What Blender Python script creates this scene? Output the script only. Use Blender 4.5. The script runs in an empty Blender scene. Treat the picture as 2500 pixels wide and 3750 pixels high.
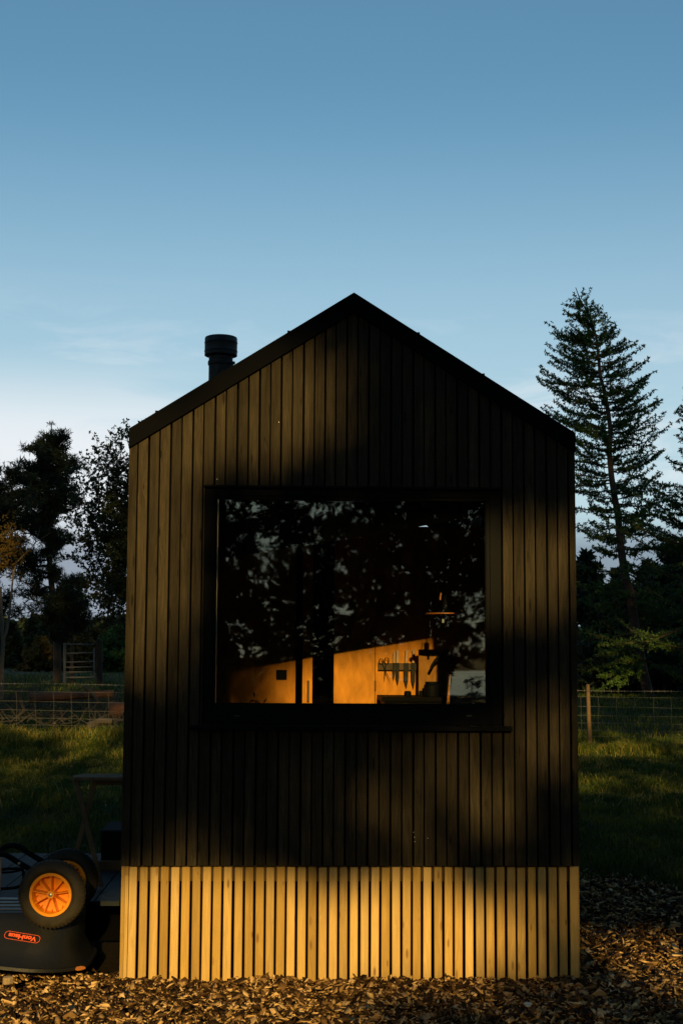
import bpy, math, random
import numpy as np
from mathutils import Vector, Matrix
random.seed(7); rng = np.random.default_rng(11)
PI = math.pi
SC = bpy.context.scene
COL = SC.collection

# ------------------------------------------------------------------ camera
CP = np.array([-0.2964, -7.5924, 1.6614]); YAW, PIT, ROLL = -0.0310, 0.1016, 0.0055
FPX = 50 / 36 * 3750
_f = np.array([-math.sin(YAW) * math.cos(PIT), math.cos(YAW) * math.cos(PIT), math.sin(PIT)])
_r0 = np.array([math.cos(YAW), math.sin(YAW), 0.0]); _u0 = np.cross(_r0, _f)
_r = math.cos(ROLL) * _r0 + math.sin(ROLL) * _u0
_u = -math.sin(ROLL) * _r0 + math.cos(ROLL) * _u0
def at(px, py, Y):
    """world point on the plane y=Y seen at photograph pixel (px,py) (2500x3750)"""
    d = _f + _r * (px - 1250) / FPX - _u * (py - 1875) / FPX
    return CP + d * (Y - CP[1]) / d[1]
cam = bpy.data.cameras.new('camera'); camo = bpy.data.objects.new('camera', cam); COL.objects.link(camo)
cam.lens = 50; cam.sensor_fit = 'VERTICAL'; cam.sensor_height = 36; cam.sensor_width = 24; cam.clip_end = 3000; cam.clip_start = .1
camo.matrix_world = Matrix(((_r[0], _u[0], -_f[0], CP[0]), (_r[1], _u[1], -_f[1], CP[1]), (_r[2], _u[2], -_f[2], CP[2]), (0, 0, 0, 1)))
SC.camera = camo

# ------------------------------------------------------------------ light
ELEV, AZ = math.radians(15.0), math.radians(0.9)      # low sun behind the photographer, a little to the right
S = np.array([math.sin(AZ) * math.cos(ELEV), -math.cos(AZ) * math.cos(ELEV), math.sin(ELEV)])
sun = bpy.data.lights.new('sun', 'SUN'); suno = bpy.data.objects.new('sun', sun); COL.objects.link(suno)
sun.energy = 5.0; sun.angle = math.radians(.5); sun.color = (1.0, .68, .23)
suno.rotation_euler = Vector(S).to_track_quat('Z', 'Y').to_euler()

world = bpy.data.worlds.new('World'); SC.world = world; world.use_nodes = True
nt = world.node_tree; nt.nodes.clear()
def N(t, typ, **kw):
    n = t.nodes.new(typ)
    for k, v in kw.items():
        if k.startswith('i_'):
            n.inputs[k[2:].replace('_', ' ')].default_value = v
        else: setattr(n, k, v)
    return n
wo = N(nt, 'ShaderNodeOutputWorld'); bg = N(nt, 'ShaderNodeBackground')
sky = N(nt, 'ShaderNodeTexSky'); sky.sky_type = 'NISHITA'; sky.sun_disc = False
sky.sun_elevation = ELEV; sky.sun_rotation = PI - AZ; sky.air_density = 1.0; sky.dust_density = .6; sky.ozone_density = 2.2
tc = N(nt, 'ShaderNodeTexCoord'); sep = N(nt, 'ShaderNodeSeparateXYZ'); nt.links.new(tc.outputs['Generated'], sep.inputs[0])
def math_(t, op, a, b=None, c=None, clamp=False):
    n = t.nodes.new('ShaderNodeMath'); n.operation = op; n.use_clamp = clamp
    for i, v in enumerate((a, b, c)):
        if v is None: continue
        if isinstance(v, (int, float)): n.inputs[i].default_value = v
        else: t.links.new(v, n.inputs[i])
    return n.outputs[0]
def ramp(t, v, a, b, lo=0., hi=1.):
    n = t.nodes.new('ShaderNodeMapRange'); n.interpolation_type = 'SMOOTHSTEP'; n.clamp = True
    t.links.new(v, n.inputs[0]); n.inputs[1].default_value = a; n.inputs[2].default_value = b
    n.inputs[3].default_value = lo; n.inputs[4].default_value = hi
    return n.outputs[0]
def mixc(t, fac, a, b, mode='MIX'):
    n = t.nodes.new('ShaderNodeMix'); n.data_type = 'RGBA'; n.blend_type = mode; n.clamp_result = False
    ia, ib = n.inputs[6], n.inputs[7]
    if isinstance(fac, (int, float)): n.inputs[0].default_value = fac
    else: t.links.new(fac, n.inputs[0])
    for i, v in ((ia, a), (ib, b)):
        if isinstance(v, tuple): i.default_value = (*v, 1) if len(v) == 3 else v
        else: t.links.new(v, i)
    return n.outputs[2]
WX, WY, WZ = sep.outputs
skyc = mixc(nt, 1.0, sky.outputs[0], (.84, 1.13, 1.08), 'MULTIPLY')
# thin clouds low over the horizon (direction on the sky), white wisps above a slate bank
cm = N(nt, 'ShaderNodeMapping'); cm.inputs['Scale'].default_value = (1.0, 1.0, 4.5); nt.links.new(tc.outputs['Generated'], cm.inputs[0])
cn = N(nt, 'ShaderNodeTexNoise', i_Scale=2.6, i_Detail=6.0, i_Roughness=.55, i_Distortion=.6); nt.links.new(cm.outputs[0], cn.inputs[0])
cn2 = N(nt, 'ShaderNodeTexNoise', i_Scale=9.0, i_Detail=7.0, i_Roughness=.6, i_Distortion=.5); nt.links.new(cm.outputs[0], cn2.inputs[0])
left = ramp(nt, WX, .02, -.20)                                         # cloud is thicker to the left
band = math_(nt, 'MULTIPLY', ramp(nt, WZ, .215, .14), ramp(nt, WZ, -.1, .02))
thick = math_(nt, 'ADD', math_(nt, 'MULTIPLY', left, 1.15), math_(nt, 'MULTIPLY', math_(nt, 'SUBTRACT', math_(nt, 'ADD', math_(nt, 'MULTIPLY', cn.outputs[0], .65), math_(nt, 'MULTIPLY', cn2.outputs[0], .35)), .5), 3.4))
white = math_(nt, 'MULTIPLY', ramp(nt, thick, .10, .75), band)
wisp = math_(nt, 'MULTIPLY', math_(nt, 'MULTIPLY', ramp(nt, cn2.outputs[0], .50, .72), ramp(nt, WZ, .27, .15)), .5)
white = math_(nt, 'MAXIMUM', white, wisp)
hazeb = ramp(nt, WZ, .40, .08)
c1 = mixc(nt, math_(nt, 'MULTIPLY', hazeb, .72), skyc, (5.7, 6.95, 7.7))
c2 = mixc(nt, white, c1, (8.2, 8.7, 9.1))
slate = math_(nt, 'MULTIPLY', ramp(nt, math_(nt, 'ADD', WZ, math_(nt, 'MULTIPLY', math_(nt, 'SUBTRACT', cn.outputs[0], .5), .03)), .105, .068), ramp(nt, WY, -.2, .3))
c3 = mixc(nt, math_(nt, 'MULTIPLY', slate, .85), c2, (2.1, 2.65, 3.4))
nt.links.new(c3, bg.inputs[0]); bg.inputs[1].default_value = .1
nt.links.new(bg.outputs[0], wo.inputs[0])
SC.view_settings.view_transform = 'Standard'; SC.view_settings.look = 'None'; SC.view_settings.exposure = 0; SC.view_settings.gamma = 1
SC.render.engine = 'CYCLES'
SC.cycles.max_bounces = 6; SC.cycles.diffuse_bounces = 3; SC.cycles.transparent_max_bounces = 12

# ------------------------------------------------------------------ materials
def mat(name):
    m = bpy.data.materials.new(name); m.use_nodes = True
    t = m.node_tree; b = t.nodes['Principled BSDF']
    return m, t, b
def simple(name, col, rough=.6, metal=0., noise=.15, nscale=20., bump=0., spec=.5, coat=0.):
    m, t, b = mat(name)
    c = N(t, 'ShaderNodeTexCoord'); n = N(t, 'ShaderNodeTexNoise', i_Scale=nscale, i_Detail=5.0); t.links.new(c.outputs['Object'], n.inputs[0])
    k = math_(t, 'ADD', math_(t, 'MULTIPLY', n.outputs[0], noise * 2), 1 - noise)
    mm = N(t, 'ShaderNodeVectorMath', operation='SCALE'); mm.inputs[0].default_value = col; t.links.new(k, mm.inputs['Scale'])
    t.links.new(mm.outputs[0], b.inputs['Base Color']); b.inputs['Roughness'].default_value = rough; b.inputs['Metallic'].default_value = metal
    b.inputs['Specular IOR Level'].default_value = spec; b.inputs['Coat Weight'].default_value = coat
    if bump:
        bp = N(t, 'ShaderNodeBump', i_Strength=bump, i_Distance=.01); t.links.new(n.outputs[0], bp.inputs['Height']); t.links.new(bp.outputs[0], b.inputs['Normal'])
    return m
def attr_mat(name, lo, hi, rough=.7, spec=.3, third=None, trans=None):
    """colour runs from lo to hi with the mesh attribute 'tone' (one value per leaf, chip, blade...)"""
    m, t, b = mat(name)
    a = N(t, 'ShaderNodeAttribute', attribute_name='tone')
    r = N(t, 'ShaderNodeValToRGB'); t.links.new(a.outputs['Fac'], r.inputs[0])
    r.color_ramp.elements[0].color = (*lo, 1); r.color_ramp.elements[1].color = (*hi, 1)
    if third:
        for p, c in third:
            e = r.color_ramp.elements.new(p); e.color = (*c, 1)
    t.links.new(r.outputs[0], b.inputs['Base Color']); b.inputs['Roughness'].default_value = rough; b.inputs['Specular IOR Level'].default_value = spec
    if trans:
        tr = N(t, 'ShaderNodeBsdfTranslucent'); t.links.new(r.outputs[0], tr.inputs[0])
        ms = N(t, 'ShaderNodeMixShader', i_Fac=trans); t.links.new(b.outputs[0], ms.inputs[1]); t.links.new(tr.outputs[0], ms.inputs[2])
        t.links.new(ms.outputs[0], t.nodes['Material Output'].inputs[0])
    return m
def wood(name, c0, c1, knot, grain=.5, tonev=.5, rough=.65, gscale=1.0, bump=.3, zmul=.045, kn=(9.0, 1.9), spec=.25, hue=None):
    """upright planks: grain along z, shifted per plank with attribute 'tone'"""
    m, t, b = mat(name)
    c = N(t, 'ShaderNodeTexCoord'); a = N(t, 'ShaderNodeAttribute', attribute_name='tone')
    tone = a.outputs['Fac']
    off = N(t, 'ShaderNodeCombineXYZ'); t.links.new(math_(t, 'MULTIPLY', tone, 37.3), off.inputs[0]); t.links.new(math_(t, 'MULTIPLY', tone, 91.7), off.inputs[2])
    ad = N(t, 'ShaderNodeVectorMath', operation='ADD'); t.links.new(c.outputs['Object'], ad.inputs[0]); t.links.new(off.outputs[0], ad.inputs[1])
    # knots
    mk = N(t, 'ShaderNodeMapping'); mk.inputs['Scale'].default_value = (kn[0], 1.0, kn[1]); t.links.new(ad.outputs[0], mk.inputs[0])
    vk = N(t, 'ShaderNodeTexVoronoi', i_Scale=1.0, i_Randomness=1.0); vk.distance = 'EUCLIDEAN'; vk.voronoi_dimensions = '3D'
    vk.voronoi_dimensions = '2D'; sx = N(t, 'ShaderNodeSeparateXYZ'); t.links.new(mk.outputs[0], sx.inputs[0]); cx2 = N(t, 'ShaderNodeCombineXYZ'); t.links.new(sx.outputs[0], cx2.inputs[0]); t.links.new(sx.outputs[2], cx2.inputs[1])
    t.links.new(cx2.outputs[0], vk.inputs['Vector'])
    kd = vk.outputs['Distance']
    vcs = N(t, 'ShaderNodeSeparateColor'); t.links.new(vk.outputs['Color'], vcs.inputs[0]); kd = math_(t, 'DIVIDE', kd, math_(t, 'ADD', math_(t, 'MULTIPLY', ramp(t, vcs.outputs[0], .2, 1.0), 1.5), .12))
    kmask = math_(t, 'MULTIPLY', ramp(t, kd, .09, .03), ramp(t, vcs.outputs[1], -.2, .9))
    kring = ramp(t, kd, .42, .08)
    mg = N(t, 'ShaderNodeMapping'); mg.inputs['Scale'].default_value = (1, 1, zmul); t.links.new(ad.outputs[0], mg.inputs[0])
    sc = N(t, 'ShaderNodeVectorMath', operation='SCALE'); t.links.new(mg.outputs[0], sc.inputs[0]); sc.inputs['Scale'].default_value = 1.0
    wx = N(t, 'ShaderNodeCombineXYZ'); t.links.new(math_(t, 'MULTIPLY', kring, .012), wx.inputs[0])
    ad2 = N(t, 'ShaderNodeVectorMath', operation='ADD'); t.links.new(sc.outputs[0], ad2.inputs[0]); t.links.new(wx.outputs[0], ad2.inputs[1])
    g = N(t, 'ShaderNodeTexNoise', i_Scale=190.0 * gscale, i_Detail=4.0, i_Roughness=.6, i_Distortion=.3); t.links.new(ad2.outputs[0], g.inputs[0])
    big = N(t, 'ShaderNodeTexNoise', i_Scale=26.0 * gscale, i_Detail=3.0, i_Distortion=1.0); t.links.new(ad2.outputs[0], big.inputs[0])
    fine = N(t, 'ShaderNodeTexNoise', i_Scale=420.0, i_Detail=2.0); t.links.new(ad.outputs[0], fine.inputs[0])
    col = mixc(t, ramp(t, tone, 0., 1.), c0, c1)
    shade = math_(t, 'ADD', math_(t, 'MULTIPLY', math_(t, 'SUBTRACT', g.outputs[0], .5), grain * 2), 1.0)
    shade = math_(t, 'MULTIPLY', shade, math_(t, 'ADD', math_(t, 'MULTIPLY', math_(t, 'SUBTRACT', big.outputs[0], .5), grain * 1.6), 1.0))
    shade = math_(t, 'MULTIPLY', shade, math_(t, 'ADD', math_(t, 'MULTIPLY', math_(t, 'SUBTRACT', fine.outputs[0], .5), grain * .9), 1.0))
    wn = N(t, 'ShaderNodeTexWhiteNoise'); wn.noise_dimensions = '1D'; t.links.new(math_(t, 'MULTIPLY', tone, 713.0), wn.inputs['W'])
    shade = math_(t, 'MULTIPLY', shade, math_(t, 'ADD', math_(t, 'MULTIPLY', wn.outputs['Value'], tonev), 1 - tonev / 2))
    sv = N(t, 'ShaderNodeVectorMath', operation='SCALE'); t.links.new(col, sv.inputs[0]); t.links.new(shade, sv.inputs['Scale'])
    col = mixc(t, math_(t, 'MULTIPLY', kmask, .8), sv.outputs[0], knot)
    t.links.new(col, b.inputs['Base Color']); b.inputs['Roughness'].default_value = rough; b.inputs['Specular IOR Level'].default_value = spec
    bp = N(t, 'ShaderNodeBump', i_Strength=bump, i_Distance=.004); t.links.new(math_(t, 'ADD', g.outputs[0], math_(t, 'MULTIPLY', fine.outputs[0], .5)), bp.inputs['Height']); t.links.new(bp.outputs[0], b.inputs['Normal'])
    return m

M = {}
M['black_boards'] = wood('black_stained_boards', (.029, .0225, .0125), (.042, .0325, .018), (.005, .004, .003), grain=1.0, tonev=.5, rough=.72, bump=.55, kn=(14, 2.6), spec=.12)
M['pine_slats'] = wood('new_pine_slats', (.42, .25, .052), (.58, .38, .13), (.17, .075, .018), grain=.38, tonev=.45, rough=.6, bump=.12, kn=(14, 4.0))
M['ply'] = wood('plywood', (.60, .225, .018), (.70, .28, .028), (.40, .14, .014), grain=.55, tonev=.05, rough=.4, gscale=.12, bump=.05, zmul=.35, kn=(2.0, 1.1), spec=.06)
M['brown_wood'] = wood('weathered_brown_wood', (.10, .06, .03), (.13, .08, .04), (.05, .03, .02), grain=.5, rough=.7)
M['black_metal'] = simple('black_powder_coated_metal', (.0035, .004, .0045), .6, noise=.2, nscale=60, bump=.05, spec=.07)
M['flue'] = simple('black_flue_metal', (.010, .011, .012), .45, noise=.15, spec=.4)
M['fascia'] = simple('dark_slate_grey_trim', (.0030, .0034, .0046), .8, noise=.12, nscale=150, bump=.05, spec=.05)
M['dark'] = simple('dark_lining', (.003, .003, .003), 1.0, noise=.1, spec=0.)
M['tub'] = simple('black_tub_plastic', (.007, .0075, .0075), .46, noise=.25, nscale=55, bump=.10, spec=.4)
M['tyre'] = simple('muddy_tyre_rubber', (.032, .026, .016), .72, noise=.55, nscale=28, bump=.25, spec=.3)
M['orange'] = simple('orange_wheel_plastic', (1.0, .34, .005), .4, noise=.05, spec=.5)
M['logo'] = simple('orange_print', (.85, .12, .03), .5, noise=.05)
M['steel'] = simple('zinc_steel', (.55, .55, .53), .35, metal=1., noise=.15)
M['wire'] = simple('galvanised_wire', (.13, .13, .12), .7, metal=.0, noise=.15)
M['gate'] = simple('galvanised_gate_tube', (.075, .082, .09), .6, metal=.1, noise=.25, nscale=9)
M['deck'] = wood('grey_decking', (.018, .024, .028), (.026, .033, .038), (.01, .01, .01), grain=.3, rough=.7, spec=.12)
M['table'] = wood('oiled_table_wood', (.20, .13, .07), (.24, .15, .085), (.05, .03, .02), grain=.4, rough=.8, spec=.06)
M['soil'] = None

# ------------------------------------------------------------------ mesh helpers
def link_mesh(name, me, m, parent=None):
    if m: me.materials.append(m)
    o = bpy.data.objects.new(name, me); COL.objects.link(o)
    if parent is not None: o.parent = parent
    return o
def np_mesh(name, V, F, m, parent=None, tone=None, smooth=False):
    """V (n,3); F (k,3) or (k,4); tone per vertex"""
    V = np.asarray(V, dtype=np.float32); F = np.asarray(F, dtype=np.int32)
    me = bpy.data.meshes.new(name); k, s = F.shape
    me.vertices.add(len(V)); me.vertices.foreach_set('co', V.ravel())
    me.loops.add(k * s); me.loops.foreach_set('vertex_index', F.ravel())
    me.polygons.add(k); me.polygons.foreach_set('loop_start', np.arange(0, k * s, s, dtype=np.int32)); me.polygons.foreach_set('loop_total', np.full(k, s, dtype=np.int32))
    if smooth: me.polygons.foreach_set('use_smooth', np.ones(k, dtype=bool))
    me.update(calc_edges=True)
    if tone is not None:
        a = me.attributes.new('tone', 'FLOAT', 'POINT'); a.data.foreach_set('value', np.asarray(tone, dtype=np.float32))
    me.validate()
    return link_mesh(name, me, m, parent)
class MB:
    def __init__(s): s.v = []; s.f = []; s.t = []
    def add(s, vs, fs, tone=.5):
        n = len(s.v); s.v += [tuple(map(float, v)) for v in vs]; s.f += [tuple(n + i for i in f) for f in fs]; s.t += [tone] * len(vs); return s
    def box(s, x0, x1, y0, y1, z0, z1, tone=.5, rot=None, piv=(0, 0, 0)):
        vs = [(x, y, z) for z in (z0, z1) for y in (y0, y1) for x in (x0, x1)]
        if rot is not None:
            p = Vector(piv); vs = [tuple(rot @ (Vector(v) - p) + p) for v in vs]
        return s.add(vs, [(0, 2, 3, 1), (4, 5, 7, 6), (0, 1, 5, 4), (2, 6, 7, 3), (0, 4, 6, 2), (1, 3, 7, 5)], tone)
    def prism(s, poly, y0, y1, tone=.5):
        """poly in (x,z), extruded along y"""
        n = len(poly); vs = [(x, y0, z) for x, z in poly] + [(x, y1, z) for x, z in poly]
        fs = [tuple(range(n)), tuple(range(2 * n - 1, n - 1, -1))] + [(i, i + n, (i + 1) % n + n, (i + 1) % n) for i in range(n)]
        return s.add(vs, fs, tone)
    def bar(s, a, b, w, h, tone=.5):
        a, b = Vector(a), Vector(b); d = (b - a).normalized(); q = Vector((0, 0, 1)) if abs(d.z) < .9 else Vector((0, 1, 0))
        u = d.cross(q).normalized() * w / 2; v = u.cross(d).normalized() * h / 2
        vs = [p + i * u + j * v for p in (a, b) for i, j in ((-1, -1), (1, -1), (1, 1), (-1, 1))]
        return s.add(vs, [(3, 2, 1, 0), (4, 5, 6, 7)] + [(i, (i + 1) % 4, (i + 1) % 4 + 4, i + 4) for i in range(4)], tone)
    def tube(s, pts, rad, seg=8, tone=.5, caps=True):
        pts = [Vector(p) for p in pts]; n = len(pts)
        if isinstance(rad, (int, float)): rad = [rad] * n
        base = len(s.v); ref = None; vs = []
        for i, p in enumerate(pts):
            d = (pts[min(i + 1, n - 1)] - pts[max(i - 1, 0)])
            d = d.normalized() if d.length > 1e-9 else Vector((0, 0, 1))
            if ref is None: ref = Vector((1, 0, 0)) if abs(d.x) < .8 else Vector((0, 1, 0))
            u = d.cross(ref).normalized(); v = d.cross(u).normalized(); ref = -v.cross(d) if False else ref
            for k in range(seg):
                a = 2 * PI * k / seg; vs.append(p + (u * math.cos(a) + v * math.sin(a)) * rad[i])
        fs = [(i * seg + k, i * seg + (k + 1) % seg, (i + 1) * seg + (k + 1) % seg, (i + 1) * seg + k) for i in range(n - 1) for k in range(seg)]
        if caps: fs += [tuple(range(seg - 1, -1, -1)), tuple(range((n - 1) * seg, n * seg))]
        return s.add(vs, fs, tone)
    def lathe(s, prof, c, axis='Z', seg=40, tone=.5, close=False, caps=True):
        """prof (r, h) along axis"""
        vs = []
        for r, h in prof:
            for k in range(seg):
                a = 2 * PI * k / seg; x, y = r * math.cos(a), r * math.sin(a)
                vs.append((c[0] + x, c[1] + y, c[2] + h) if axis == 'Z' else (c[0] + x, c[1] + h, c[2] + y))
        n = len(prof); m_ = n if close else n - 1
        fs = [(i * seg + k, i * seg + (k + 1) % seg, ((i + 1) % n) * seg + (k + 1) % seg, ((i + 1) % n) * seg + k) for i in range(m_) for k in range(seg)]
        if not close and caps: fs += [tuple(range(seg - 1, -1, -1)), tuple(range((n - 1) * seg, n * seg))]
        return s.add(vs, fs, tone)
    def build(s, name, m, parent=None, smooth=False, bevel=0):
        me = bpy.data.meshes.new(name); me.from_pydata(s.v, [], s.f); me.update()
        a = me.attributes.new('tone', 'FLOAT', 'POINT'); a.data.foreach_set('value', np.array(s.t, dtype=np.float32))
        if smooth: me.polygons.foreach_set('use_smooth', [True] * len(me.polygons))
        o = link_mesh(name, me, m, parent)
        if smooth:
            try: me.set_sharp_from_angle(angle=math.radians(35))
            except Exception: pass
        if bevel:
            b = o.modifiers.new('bevel', 'BEVEL'); b.width = bevel; b.segments = 2; b.limit_method = 'ANGLE'
        return o
def tag(o, label=None, cat=None, group=None, kind=None):
    if label: o['label'] = label
    if cat: o['category'] = cat
    if group: o['group'] = group
    if kind: o['kind'] = kind
    return o
def thing(name, label, cat, loc=(0, 0, 0), group=None):
    o = bpy.data.objects.new(name, None); COL.objects.link(o); o.empty_display_size = .2
    return tag(o, label, cat, group)      # placed at world origin of its meshes unless moved
def settle(root, base):
    """put the Empty at the thing's base, meshes stay where they are"""
    base = Vector(base); root.location = base
    for ch in root.children: ch.location = ch.location - base
    return root

# ------------------------------------------------------------------ terrain
def sstep(a, b, x): t = np.clip((x - a) / (b - a), 0, 1); return t * t * (3 - 2 * t)
def hnoise(x, y, s, seed=0):
    return (np.sin(x * s * 1.3 + seed + 1.7 * np.sin(y * s * .7 + seed * 2.1)) + np.sin(y * s * 1.1 + seed * 1.3 + 1.3 * np.sin(x * s * .9 + seed))) * .5
def tz(x, y):
    x = np.asarray(x, float); y = np.asarray(y, float)
    L = sstep(6, -6, x)
    slope = .018 + .014 * L
    z = slope * (np.clip(y, 18, 46) - 18)
    z = z + (.16 * L + .05) * np.exp(-((y - 17.3) / 1.3) ** 2) * (1 + .5 * hnoise(x, y, 2.2, 3)) * sstep(1, 3, np.abs(x))
    z = z + (.06 * hnoise(x, y, 1.9, 1) + .03 * hnoise(x, y, 4.7, 8)) * sstep(4, 9, y) * sstep(60, 30, y) + .05 * hnoise(x, y, .8, 5) * sstep(5, 12, y)
    z = z - .02 * sstep(1.0, 3.0, -y) 
    return z
gx = np.concatenate([np.linspace(-900, -60, 12), np.linspace(-50, -16, 16), np.arange(-15, 15.01, .25), np.linspace(16, 50, 16), np.linspace(60, 900, 12)])
gy = np.concatenate([np.linspace(-900, -60, 10), np.linspace(-50, -6, 16), np.arange(-5, 26.01, .25), np.linspace(27, 60, 30), np.linspace(70, 1500, 14)])
GX, GY = np.meshgrid(gx, gy); GZ = tz(GX, GY) - .042 * sstep(4.4, 3.4, GY) * sstep(-5, -3, GY)
nx, ny = len(gx), len(gy); idx = np.arange(nx * ny).reshape(ny, nx)
F = np.stack([idx[:-1, :-1], idx[:-1, 1:], idx[1:, 1:], idx[1:, :-1]], -1).reshape(-1, 4)
m, t, b = mat('ground_soil_and_turf')
c = N(t, 'ShaderNodeTexCoord'); n1 = N(t, 'ShaderNodeTexNoise', i_Scale=3.0, i_Detail=8.0, i_Roughness=.65); t.links.new(c.outputs['Object'], n1.inputs[0])
n2 = N(t, 'ShaderNodeTexNoise', i_Scale=45.0, i_Detail=6.0, i_Roughness=.7); t.links.new(c.outputs['Object'], n2.inputs[0])
sp = N(t, 'ShaderNodeSeparateXYZ'); t.links.new(c.outputs['Object'], sp.inputs[0])
green = mixc(t, ramp(t, n1.outputs[0], .35, .65), (.020, .032, .008), (.045, .042, .014))
soil = mixc(t, ramp(t, n2.outputs[0], .35, .65), (.010, .007, .004), (.030, .019, .010))
edge = math_(t, 'ADD', sp.outputs[1], math_(t, 'MULTIPLY', math_(t, 'SUBTRACT', n1.outputs[0], .5), 1.5))
near = math_(t, 'MULTIPLY', ramp(t, edge, 3.6, 2.8), ramp(t, edge, -2.2, -1.4))
gcol = mixc(t, near, green, soil); t.links.new(gcol, b.inputs['Base Color']); b.inputs['Roughness'].default_value = .95; b.inputs['Specular IOR Level'].default_value = .1
bp = N(t, 'ShaderNodeBump', i_Strength=.6, i_Distance=.03); t.links.new(n2.outputs[0], bp.inputs['Height']); t.links.new(bp.outputs[0], b.inputs['Normal'])
tag(np_mesh('ground', np.stack([GX, GY, GZ], -1).reshape(-1, 3), F, m, smooth=True), kind='structure')

# ------------------------------------------------------------------ cabin
W = 1.2; ZE, ZA, ZB = 2.8745, 3.6353, .5727
FV = .108                                      # vertical height of the verge board
LEN = 6.4
cabin = thing('cabin', 'black timber cabin with gable roof, one big window and pale slatted skirt', 'cabin')
def roofz(x, drop=0.): return ZA - drop - (ZA - ZE) * abs(x) / W
GX0, GX1, GZ0, GZ1 = -.7250, .7208, 1.4140, 2.5034       # glass
FX0, FX1, FZ0, FZ1 = -.792, .800, 1.302, 2.570           # frame opening in the cladding
b_ = MB()
# board edges: first one narrow, then about 58.5 mm centres, grooves in two widths
edges = []; x = -W; k = 0
while x < W - .012:
    w = (.043 if k == 0 else .0485 + random.uniform(-.0018, .0018) + (.002 if k % 2 else 0))
    x1 = min(x + w, W); edges.append((x, x1)); x = x1 + (.0082 if k % 2 == 0 else .0118) + random.uniform(-.001, .001); k += 1
for (x0, x1) in edges:
    tone = random.random(); dy = random.uniform(-.0015, .0015); T = .02
    def piece(xa, xb, zl, zh_fn, ya=dy):
        if xb - xa < .004: return
        pl = [(xa, zl), (xb, zl), (xb, zh_fn(xb)), (xa, zh_fn(xa))]
        if xa < 0 < xb: pl = [(xa, zl), (xb, zl), (xb, zh_fn(xb)), (0, zh_fn(0)), (xa, zh_fn(xa))]
        b_.prism(pl, ya, ya + T, tone)
    top = lambda q: roofz(q, FV + .004) + .02
    if x1 <= FX0 or x0 >= FX1: piece(x0, x1, ZB, top)
    else:
        piece(x0, x1, FZ1, top); piece(x0, x1, ZB, lambda q: FZ0)
        if x0 < FX0: piece(x0, FX0, FZ0, lambda q: FZ1)
        if x1 > FX1: piece(FX1, x1, FZ0, lambda q: FZ1)
b_.build('cladding', M['black_boards'], cabin)
# shell behind the cladding: front wall lining with window hole, side, back walls, floor
s_ = MB()
y0, y1 = .0235, .14
s_.prism([(-W + .02, ZB), (FX0 + .03, ZB), (FX0 + .03, roofz(FX0, .12)), (-W + .02, roofz(W - .02, .12))], y0, y1)
s_.prism([(FX1 - .03, ZB), (W - .02, ZB), (W - .02, roofz(W - .02, .12)), (FX1 - .03, roofz(FX1, .12))], y0, y1)
s_.prism([(FX0 + .033, ZB), (FX1 - .033, ZB), (FX1 - .033, FZ0 + .03), (FX0 + .033, FZ0 + .03)], y0, y1)
s_.prism([(FX0 + .033, FZ1 - .03), (FX1 - .033, FZ1 - .03), (FX1 - .033, roofz(FX1, .12)), (0, roofz(0, .12)), (FX0 + .033, roofz(FX0, .12))], y0, y1)
s_.build('wall_lining', M['dark'], cabin)
s_ = MB()
for sgn in (-1, 1):
    xa, xb = sorted((sgn * (W - .09), sgn * (W - .022)))
    s_.box(xa, xb, .142, LEN - .1, ZB, 2.76)
    k = 0; y = .0235 if False else .145
    while y < LEN:
        xa, xb = sorted((sgn * (W - .02), sgn * W)); s_.box(xa, xb, y, min(y + .05, LEN), ZB, 2.818, random.random()); y += .0585
s_.box(-W + .022, W - .022, LEN - .1, LEN, ZB, 2.76)
s_.prism([(-W + .1, 2.765), (W - .1, 2.765), (0, ZA - .16)], LEN - .1, LEN)
s_.build('side_wall', M['black_boards'], cabin)
MB().box(-W + .095, W - .095, .145, LEN - .105, ZB + .02, ZB + .08).build('floor_panel', M['dark'], cabin)
# roof sheets with standing seams, verge boards mitred at the ridge
r_ = MB()
for sgn in (-1, 1):
    xe = 1.2020 * sgn; pl = [(.0, ZA - .002), (xe, ZE - .002), (xe, ZE - .05), (0, ZA - .05)]
    if sgn > 0: pl = pl[::-1]
    r_.prism(pl, .03, LEN + .03)
    for j in range(1, 4):
        q = sgn * j / 3.4 * W; zz = roofz(q); r_.bar((q, -.004, zz + .004), (q, LEN + .03, zz + .004), .014, .016)
r_.build('roof', M['fascia'], cabin)
for sgn in (-1, 1):
    f_ = MB(); xe = 1.2020 * sgn
    pl = [(.0004 * sgn, ZA), (xe, ZE), (xe, ZE - FV + .002), (.0004 * sgn, ZA - FV)]
    if sgn > 0: pl = pl[::-1]
    f_.prism(pl, -.022, .028); f_.build('verge_board', M['fascia'], cabin, bevel=.001)
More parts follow.
